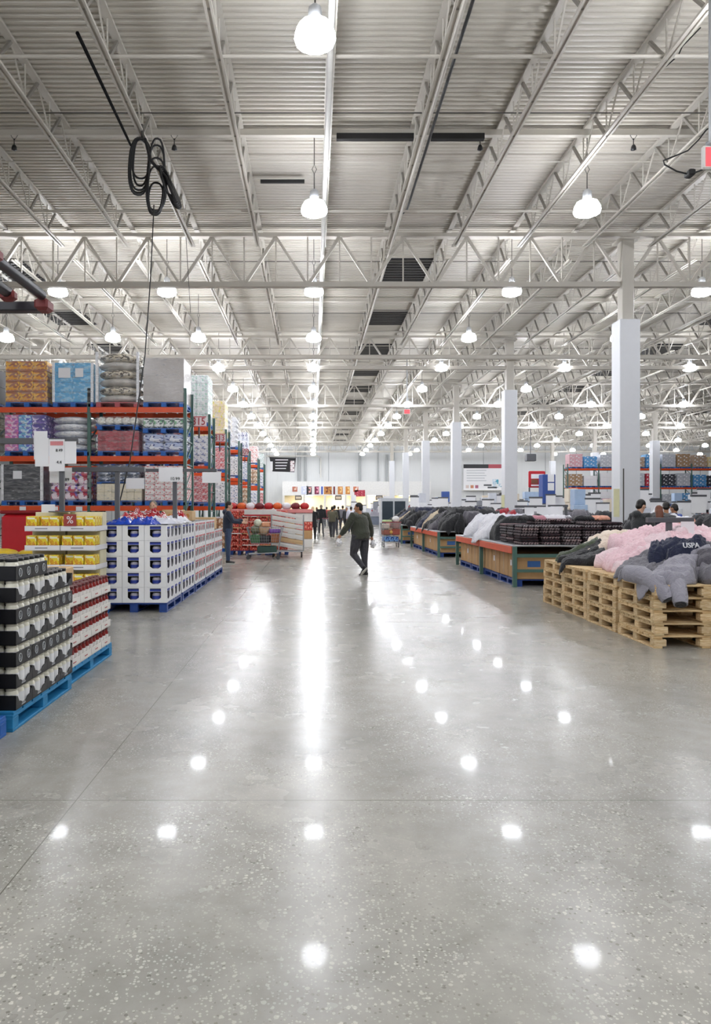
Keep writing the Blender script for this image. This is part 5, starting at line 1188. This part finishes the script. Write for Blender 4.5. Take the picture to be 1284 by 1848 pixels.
# white tray trolley
UX, UY = PX(519, 23.2), 23.4
t = thing('flatbed_trolley', 'long flat trolley carrying slanting white trays', 'trolley', (UX, UY, 0)); MB().rbox(-.52, -.35, .18, .52, .35, .22, .01).build('platform', LGREY, t)
for s in (-1, 1):
    f_ = MB()
    for y in (-.3, .3): f_.tube([(s*.52, y, .2), (s*.52, y, 1.38)], .018, 6)
    for k in range(6): f_.bar((s*.52, -.3, .35+k*.19), (s*.52, .3, .35+k*.19), .014)
    f_.build('end_frame', LGREY, t)
    for y in (-.28, .28): MB().tube([(s*.46-.02, y, .08), (s*.46+.02, y, .08)], .08, 12).rbox(s*.46-.02, y-.02, .08, s*.46+.02, y+.02, .19, .004).build('wheel', BLACK, t)
for k in range(7):
    z = .34+k*.165; o = MB(); sl = .17; m_ = WHITE if k != 1 else CARD2
    o.add([(-.5, -.33, sl), (.5, -.33, 0), (.5, .33, 0), (-.5, .33, sl), (-.5, -.33, sl+.12), (.5, -.33, .12), (.5, .33, .12), (-.5, .33, sl+.12)], [(0,3,2,1),(4,5,6,7),(0,1,5,4),(1,2,6,5),(2,3,7,6),(3,0,4,7)])
    o.add([(-.5, -.345, sl+.06), (.5, -.345, .06), (.5, -.33, .06), (-.5, -.33, sl+.06), (-.5, -.345, sl+.135), (.5, -.345, .135), (.5, -.33, .135), (-.5, -.33, sl+.135)], [(0,3,2,1),(4,5,6,7),(0,1,5,4),(1,2,6,5),(2,3,7,6),(3,0,4,7)])
    tag(o.build('white_tray', m_, None, (UX, UY, z-.1)), '%s tray slanting on the flat trolley, %s from the bottom' % ('white' if k != 1 else 'beige', NTH[k]), 'tray', 'slanting trays on the flat trolley')
# second trolley on the right with blue package below
VX, VY = PX(708, 28.6), 28.8
trolley('loaded trolley with blue package below, beside the dark coats', VX, VY, 0, .78, .9)
stuff_in(VX, VY+.4, .52, [('box', -.2, -.2, 0, .3, .4, .2, MM('brown_red_pack', '8c5648'), 'brown-red box at the left'), ('box', .18, -.2, 0, .32, .4, .24, MM('rust_pack', '9a4a3c'), 'rust box at the right'), ('squash', 0, -.32, .02, .2, .2, .18, MM('yellow_round', 'c9a04c'), 'yellow round pack in front'),
    ('box', -.2, 0, .24, .32, .5, .2, MM('cream_pack2', 'd8ccc0'), 'cream box'), ('box', .2, 0, .26, .3, .5, .24, MM('grey_pink_pack', 'b08e8a'), 'grey-pink box'), ('box', -.15, -.1, .5, .36, .3, .1, MM('lime_pack', 'b9cf9a'), 'pale green box on top'), ('bag', .22, 0, .52, .3, .3, .24, MM('white_pack', 'e9e9ea'), 'white bag on top')], 'in the trolley by the dark coats')
tag(MB().rbox(-.3, -.35, 0, .3, .35, .2, .02).build('blue_package', printed('blue_bottle_pack', '2f6cc0', ['7fb0e6', '1d3f80'], (.2, .2, .2), .45), None, (VX, VY+.45, .24)), 'blue packed goods on the lower rack of the trolley by the dark coats', 'package')
trolley('small trolley pushed by the black coated shopper', PX(566, 38), 37.0, 0, .62, .9)
trolley('small trolley in front of the khaki jacket', PX(592, 40), 39.6, 0, .62, .9)
# ---------------------------------------------------------------- red crates and goods left of the aisle
RC = printed('red_crate_print', 'd8483a', ['f0a08a', 'a32a24'], (.2, .2, .18), .4)
rc0 = thing('red_crate', '', 'crate'); m = MB()
m.box(0, 0, 0, .3, .4, .02).box(0, 0, .02, .02, .4, .15).box(.28, 0, .02, .3, .4, .15).box(0, 0, .02, .3, .02, .09).box(0, .38, .02, .3, .4, .15).box(0, 0, .02, .06, .02, .17).box(.24, 0, .02, .3, .02, .17); m.build('crate_body', RC, rc0)
for k in range(3): MB().ell((.07+.08*k, .1, .1), (.04, .05, .045), 8).build('red_fruit', mat('tomato_red', 'c43a2a', .35), rc0)
for c in range(6):
    if c % 2 == 0: tag(pallet_mb(.66, .8).build('pallet', NAVYP, None, (-2.85+c*.335, 24.4, 0)), 'navy pallet under the red crates, %s from the left' % NTH[c//2], 'pallet', 'navy pallets under the red crates')
    for k in range(7): place(rc0, (-2.84+c*.335, 24.42, .148+k*.2), 'open red crate of tomatoes, %s column from the left, %s from the bottom' % (NTH[c], NTH[k]), 'red crates left of the aisle')
t = thing('banner_sign', 'white and red sign lying across the top red crates', 'sign', (-2.35, 24.385, 1.33)); MB().rbox(0, 0, 0, 1.1, .03, .22, .005).build('sign_board', WHITE, t); MB().box(0, -.004, 0, 1.1, 0, .05).build('red_edge', RED, t)
for r in range(2):
    for i in range(9):
        m_, cn = [(MM('red_sack', 'b8282c'), 'red'), (MM('maroon_sack', '6e1c24'), 'maroon'), (WHTF, 'white'), (MM('orange_sack', 'd9652c'), 'orange')][(i*3+r) % 4]
        tag(MB().ell((0, 0, .13), (.19, .22, .15), 10).build('produce_bag', m_, None, (-3.3+i*.37, 29.2+r*.5, 1.55+.0*r)), '%s produce bag on the long produce bench, %s row, %s from the left' % (cn, ['front', 'back'][r], NTH[i]), 'bag', 'produce bags on the bench')
t = thing('produce_bench', 'long pinkish produce bench behind the red crates', 'bench', (-3.6, 28.9, 0)); MB().rbox(0, 0, 1.4, 3.6, 1.2, 1.56, .02).build('bench_top', mat('pink_edge', 'd98a88', .5), t)
for i in range(5):
    for k in range(4): MB().rbox(.02+i*.72, .05, k*.35, .7+i*.72, 1.15, .34+k*.35, .01).build('stacked_case', [RC, WHITE, CARD][(i+k) % 3], t)
# ---------------------------------------------------------------- far wall: food counter, posters, banner
t = thing('food_counter', 'white food counter front along the far wall with warm lit serving openings', 'counter', (-3.6, 84, 0))
MB().box(0, 0, 3.1, 17.5, 7.8, 4.75).box(0, 0, 0, 17.5, 1, 1.1).build('counter_front', mat('counter_white', 'eeeeec', .5), t)
MB().box(0, 2.5, 1.1, 17.5, 2.6, 3.1).build('back_panel', mat('cream_back_panel', 'efe3c4', .6), t)
for i in range(8): MB().box(i*2.45, 0, 1.1, i*2.45+.25, .4, 3.1).build('pier', WHITE, t)
for i, x in enumerate((2, 6, 10, 14)): MB().box(x, .5, 3.04, x+1.6, 1.9, 3.1).build('ceiling_light', emis('warm_light', 'fff0d0', 9), t)
for i, x in enumerate((1.5, 6.2, 11.0)):
    q = thing('hanging_menu', 'small dark hanging box sign under the food counter front, %s from the left' % NTH[i], 'sign', (-3.6+x, 83.8, 2.55)); MB().rbox(0, 0, 0, .8, .2, .55, .02).build('sign_box', mat('brown_grey', '6a625c', .5), q); MB().box(.1, -.01, .15, .7, 0, .4).build('menu_face', mat('pale_menu', 'd8c8b0', .5), q)
post = [(527, 538, 'b8705a', 'e6c8b4', 'small brown food'), (543, 556, 'cfd6ec', 'f0f2fa', 'pale blue'), (553, 564, '3a2e30', 'e2a8a0', 'dark and pink food'), (567, 577, '7c2244', 'e89ab0', 'magenta ice cream'), (579, 584, '3c5ab8', '6a86d8', 'blue'), (584, 600, 'c98a44', '7a3a24', 'wide hot dog'), (601, 606, '7a2c24', 'b8603c', 'narrow brown'), (609, 620, 'd08a4a', 'f0c888', 'orange pizza'), (623, 633, 'd89040', 'f4d090', 'golden pizza'), (637, 648, 'd8805a', 'f6e4da', 'small salmon')]
for i, (xa, xb, c1, c2, nm) in enumerate(post):
    D = 83.96; xa_, xb_ = PX(xa, D), PX(xb, D); z0 = PZ(893, D); h_ = (PZ(877, D)-z0)*(.7 if i in (0, 9) else 1)
    q = thing('food_poster', '%s picture poster on the food counter front' % nm, 'poster', (xa_, D, z0+(.3 if i in (0, 9) else 0))); MB().box(0, 0, 0, xb_-xa_, .04, h_).build('poster_board', PAPER, q)
    MB().box(.06, -.01, .06, xb_-xa_-.06, 0, h_-.06).build('picture', printed('poster_%d' % i, c1, [c2, c1], (1.1, 1, .9), .5), q)
D = 84.05; q = thing('food_poster', 'red sign board at the right end of the food counter front', 'poster', (PX(640, D), D-.1, PZ(896, D))); MB().box(0, 0, 0, 1.25, .04, .75).build('sign_board', printed('red_sign_print', 'b0243c', ['d87a8c'], (.5, 1, .3), .4), q)
D = 91.5; q = thing('wall_banner', 'large white wall banner with black header and red corner, right of the second pillar', 'banner', (PX(837, D), D, PZ(884, D))); wb = PX(912, D)-PX(837, D); hb = PZ(838, D)-PZ(884, D)
MB().box(0, 0, 0, wb, .1, hb).build('banner_board', PAPER, q); MB().box(0, -.02, hb-.5, wb*.6, 0, hb).build('header_dark', mat('header_black', '2a2a2e', .5), q); MB().box(wb*.6, -.02, hb-.5, wb, 0, hb).build('header_red', mat('header_red', 'b8505c', .5), q)
MB().box(wb*.93, -.02, hb*.45, wb, 0, hb-.5).build('photo_print', mat('header_black', '2a2a2e', .5), q); MB().box(wb*.7, -.02, .3, wb, 0, hb*.42).build('photo_print', printed('banner_photo2', 'c9dbe8', ['4aa0b8', 'eef2f4'], (1.5, 1, 1), .4), q)
for k in range(5): MB().box(.4, -.02, hb*(.75-.1*k), wb*(.55-.04*(k % 2)), 0, hb*(.77-.1*k)).build('text_line', mat('grey_text', 'b0b4ba', .5), q)
for k, c_ in enumerate(('d8c8c0', 'c88a6a', 'b06a80')): MB().box(.3+k*.6, -.02, .2, .7+k*.6, 0, .6).build('product_print', mat('product_%d' % k, c_, .5), q)
MB().box(2.6, -.02, .5, 3.6, 0, .7).box(3.1, -.02, .2, 4.3, 0, .4).build('text_block', mat('dark_grey_text', '55585c', .5), q)
MB().box(-.1, -.3, -.1, wb+.2, 0, 0).build('ledge', WHITE, q)
# red and blue kiosk boards
D = 47; q = thing('red_kiosk_board', 'red framed advertising board with white panel on posts', 'sign', (PX(955, D), D, 0)); wk = PX(985, D)-PX(955, D); zt, zl = PZ(850, D), PZ(880, D)
MB().rbox(0, 0, zl, wk, .15, zt, .05).build('red_board', RED, q); MB().box(.15, -.01, zt-.5, wk-.1, 0, zt-.2).box(.15, -.01, zl+.1, wk-.4, 0, zl+.2).build('white_panel', PAPER, q); MB().box(.15, -.01, zl+.25, .6, 0, zt-.55).build('brown_picture', mat('brown_pic', '8a5a44', .5), q); MB().box(.02, .04, 0, .1, .12, zl).box(wk-.1, .04, 0, wk-.02, .12, zl).build('post', GREY, q)
text('lettering', '5G', .28, INK, q, (.5, -.015, zt-.35)) if False else None
D = 45.5; q = thing('blue_kiosk_board', 'blue kiosk with white panels beside the red board', 'sign', (PX(980, D), D, 0)); wk = PX(1003, D)-PX(980, D); MB().rbox(0, 0, 0, wk, .8, PZ(856, D), .03).build('kiosk_body', mat('kiosk_blue', '36549c', .5), q)
for k in range(2): MB().box(wk*.4, -.01, PZ(888, D)+.1+k*.55, wk*.9, 0, PZ(888, D)+.58+k*.55).build('white_panel', PAPER, q)
# ---------------------------------------------------------------- pallet racks at the far right
def far_rack(nm, xa, n, Y, levels, seed):
    xs = [xa+2.7*i for i in range(n+1)]; rack('orange pallet rack %s' % nm, xs, Y, 1.1, levels, levels[-1]+.4, 'racks at the far right')
    R4 = random.Random(seed); pal = [('5a9ad0', 'sky blue'), ('3a3c44', 'black'), ('a88a6a', 'brown'), ('e8e6e8', 'white'), ('b83a4a', 'red'), ('b9bcc4', 'silver grey'), ('d8c89a', 'beige'), ('4a6a9a', 'blue'), ('d8a0a8', 'pink')]
    for li, z in enumerate([0]+list(levels)):
        for i in range(n):
            for h in range(2):
                c_, cn = pal[R4.randint(0, 8)]; 
                load('%s load, %s level, %s bay, %s half, rack %s' % (cn, NTH[li], NTH[i], ['left', 'right'][h], nm), xs[i]+.13+h*1.27, Y, z+.01, 1.15, 1.0, R4.uniform(.85, 1.15), 'case', 3, 2, printed('far_%s' % c_, c_, ['e6e6ea', c_], (.5, .5, .33), .2), wrap=(li == len(levels) and h == 0), group='loads on the racks at the far right')
far_rack('far right', 22.2, 9, 62.0, (1.75, 3.4, 5.05), 5)
# ---------------------------------------------------------------- merchandise field between the pillars and the far racks
MF = [(mat('f_white', 'e6e8ec', .5), 'white'), (mat('f_grey', '8b8e96', .5), 'grey'), (mat('f_blue', '3d5ba0', .5), 'blue'), (mat('f_black', '222328', .5), 'black'), (mat('f_pink', 'd8a8b0', .5), 'pink'), (mat('f_red', 'b8343c', .5), 'red'), (mat('f_cream', 'e4d8c4', .5), 'cream'), (mat('f_lblue', 'a9c0dc', .5), 'light blue'), (mat('f_brown', 'a07a54', .5), 'brown'), (mat('f_pale', 'd2d6de', .5), 'pale grey')]
boxm = {}; BOX = [(.8, .6, .4), (.7, .6, .3), (.6, .6, .55), (.5, .5, .7)]
def bproto(si, mi):
    if (si, mi) not in boxm:
        w_, d_, h_ = BOX[si]; o = MB().rbox(-w_/2, -d_/2, 0, w_/2, d_/2, h_, .02).build('merchandise_box', MF[mi][0]); boxm[(si, mi)] = [o, 0]
    return boxm[(si, mi)]
tb = thing('display_table', '', 'table'); MB().rbox(0, 0, .85, 2.4, 1.2, .9, .01).build('table_top', LGREY, tb)
for x in (0, 2.32):
    for y in (0, 1.12): MB().box(x, y, 0, x+.08, y+.08, .85).build('leg', GREY, tb)
MB().box(.08, .05, .1, 2.32, 1.15, .8).build('skirt', mat('table_skirt', '6f7787', .6), tb)
ss = thing('price_sign_stand', '', 'sign'); MB().box(-.015, -.015, 0, .015, .015, 1.1).build('post', GREY, ss); MB().box(-.28, -.02, .78, .28, -.015, 1.12).build('price_paper', PAPER, ss); MB().box(-.3, -.03, 1.12, .3, .03, 1.16).build('crossbar', GREY, ss)
R5 = random.Random(21); rows = [(26.5, 11.5, 3), (31.5, 10, 5), (36, 8.2, 6), (41, 7.6, 8), (46.5, 6.8, 8), (52, 6, 9), (57, 5.6, 9), (63.5, 4.6, 6), (70, 4.2, 6), (76, 4.0, 6)]
ntab = 0
for ri, (Y, xa, n) in enumerate(rows):
    for i in range(n):
        x = xa+i*3.1; y = Y+R5.uniform(-.3, .3)
        if any(abs(x+1.2-cx) < 1.7 and abs(y+.6-g) < 1.2 for g in GY for cx in (9.05, 27.45)): continue
        if Y > 58 and x > 19: continue
        who = '%s table row from the camera, %s from the aisle' % (NTH[ri], NTH[i])
        place(tb, (x, y, 0), 'grey display table in the %s' % who, 'display tables of the merchandise field'); ntab += 1
        for s in range(2):
            hh = .9; base = R5.choice([0, 0, 9, 9, 1, 2, 4, 7, 6, 3, 9, 0, 0]); nb = R5.choice([1, 1, 2, 2, 3]) if Y < 50 else R5.randint(1, 3)
            if s == 1 or Y > 40:
                nm_, mt_ = R5.choice([('white', WHTF), ('pale grey', GREY2), ('lilac white', LILAC), ('white', WHTF), ('navy', NAVYF), ('pink', PINKF), ('red', RD[0]), ('grey', GREYF), ('cream', CREAM)])
                crumple('clothes_pile', x+1.2+(s-.5)*.5, y+.55, .9, 1.0, .9, R5.uniform(.35, .8), mt_, R5.uniform(0, 99), '%s clothes pile, %s half of table, %s row from camera, %s from aisle' % (nm_, ['left', 'right'][s], NTH[ri], NTH[i]), 'clothes pile', 'clothes piles on the display tables', n=12, sharp=1.8)
            for k in range(nb):
                si = R5.randint(0, 3); mi = base if R5.random() < .6 else R5.randint(0, 9); pr = bproto(si, mi)
                o = pr[0] if pr[1] == 0 else pr[0].copy()
                if pr[1]: C.objects.link(o)
                pr[1] += 1; o.location = (x+.4+s*1.6+R5.uniform(-.1, .1), y+.6+R5.uniform(-.15, .15), hh); o.rotation_euler = (0, 0, R5.choice([0, 1.57])+R5.uniform(-.15, .15)); hh += BOX[si][2]
                tag(o, '%s box, %s up, %s pile, %s row, %s table' % (MF[mi][1], NTH[k], NTH[s], NTH[ri], NTH[i]), 'box', 'boxed goods on the display tables')
        if True:
            place(ss, (x-.12, y+.1, 0), 'white price sign, left end, %s table row from camera, %s from aisle' % (NTH[ri], NTH[i]), 'price signs of the merchandise field').scale = (1, 1, R5.uniform(1.55, 2.1)); place(ss, (x+2.55, y+.5, 0), 'white price sign, right end, %s table row from camera, %s from aisle' % (NTH[ri], NTH[i]), 'price signs of the merchandise field').scale = (1.2, 1, R5.uniform(1.6, 2.3))
# low wall goods by the trolley: pale shelving unit at the aisle's right
t = thing('glass_door_cabinet', 'tall pale cabinet with dark doors at the end of the third table', 'cabinet', (3.95, 41.5, 0)); MB().rbox(0, 0, 0, 1.6, 1.0, 2.2, .02).build('cabinet_body', mat('cabinet_white', 'c9cdd2', .4), t)
for k in range(2): MB().box(-.01+.1+k*.72, -.02, .2, .72+k*.72, 0, 2.0).build('door', mat('dark_glass', '39434c', .15), t)
# yellow list and thin pole by the first pillar
tag(MB().box(0, 0, 0, .24, .02, .8).build('notice_sheet', mat('yellow_paper', 'e6e3b8', .6), None, (8.6, 20.35, 1.35)), 'pale yellow notice sheet on the first pillar', 'notice')
tag(MB().tube([(0, 0, 0), (0, 0, 2.7)], .018, 8).lathe([(.15, 0), (.15, .02), (.02, .03)]).build('thin_pole', DARKST, None, (PX(1126, 19.8), 19.8, 0)), 'thin dark pole standing before the first pillar', 'pole')
tag(MB().box(0, 0, 0, .25, .02, .9).build('notice_sheet', mat('yellow_paper', 'e6e3b8', .6), None, (8.62, 32.55, 1.3)), 'pale yellow notice sheet on the second pillar', 'notice')
# heaters / ceiling speaker boxes near the far right
tag(MB().rbox(-.4, -.3, -.3, .4, .3, .3, .04).tube([(0, 0, .3), (0, 0, ZD-PZ(826, 60))], .03, 6).build('unit_heater', GREY, None, (PX(958, 60), 60, PZ(826, 60))), 'grey heater box hanging from the roof before the far wall', 'heater')
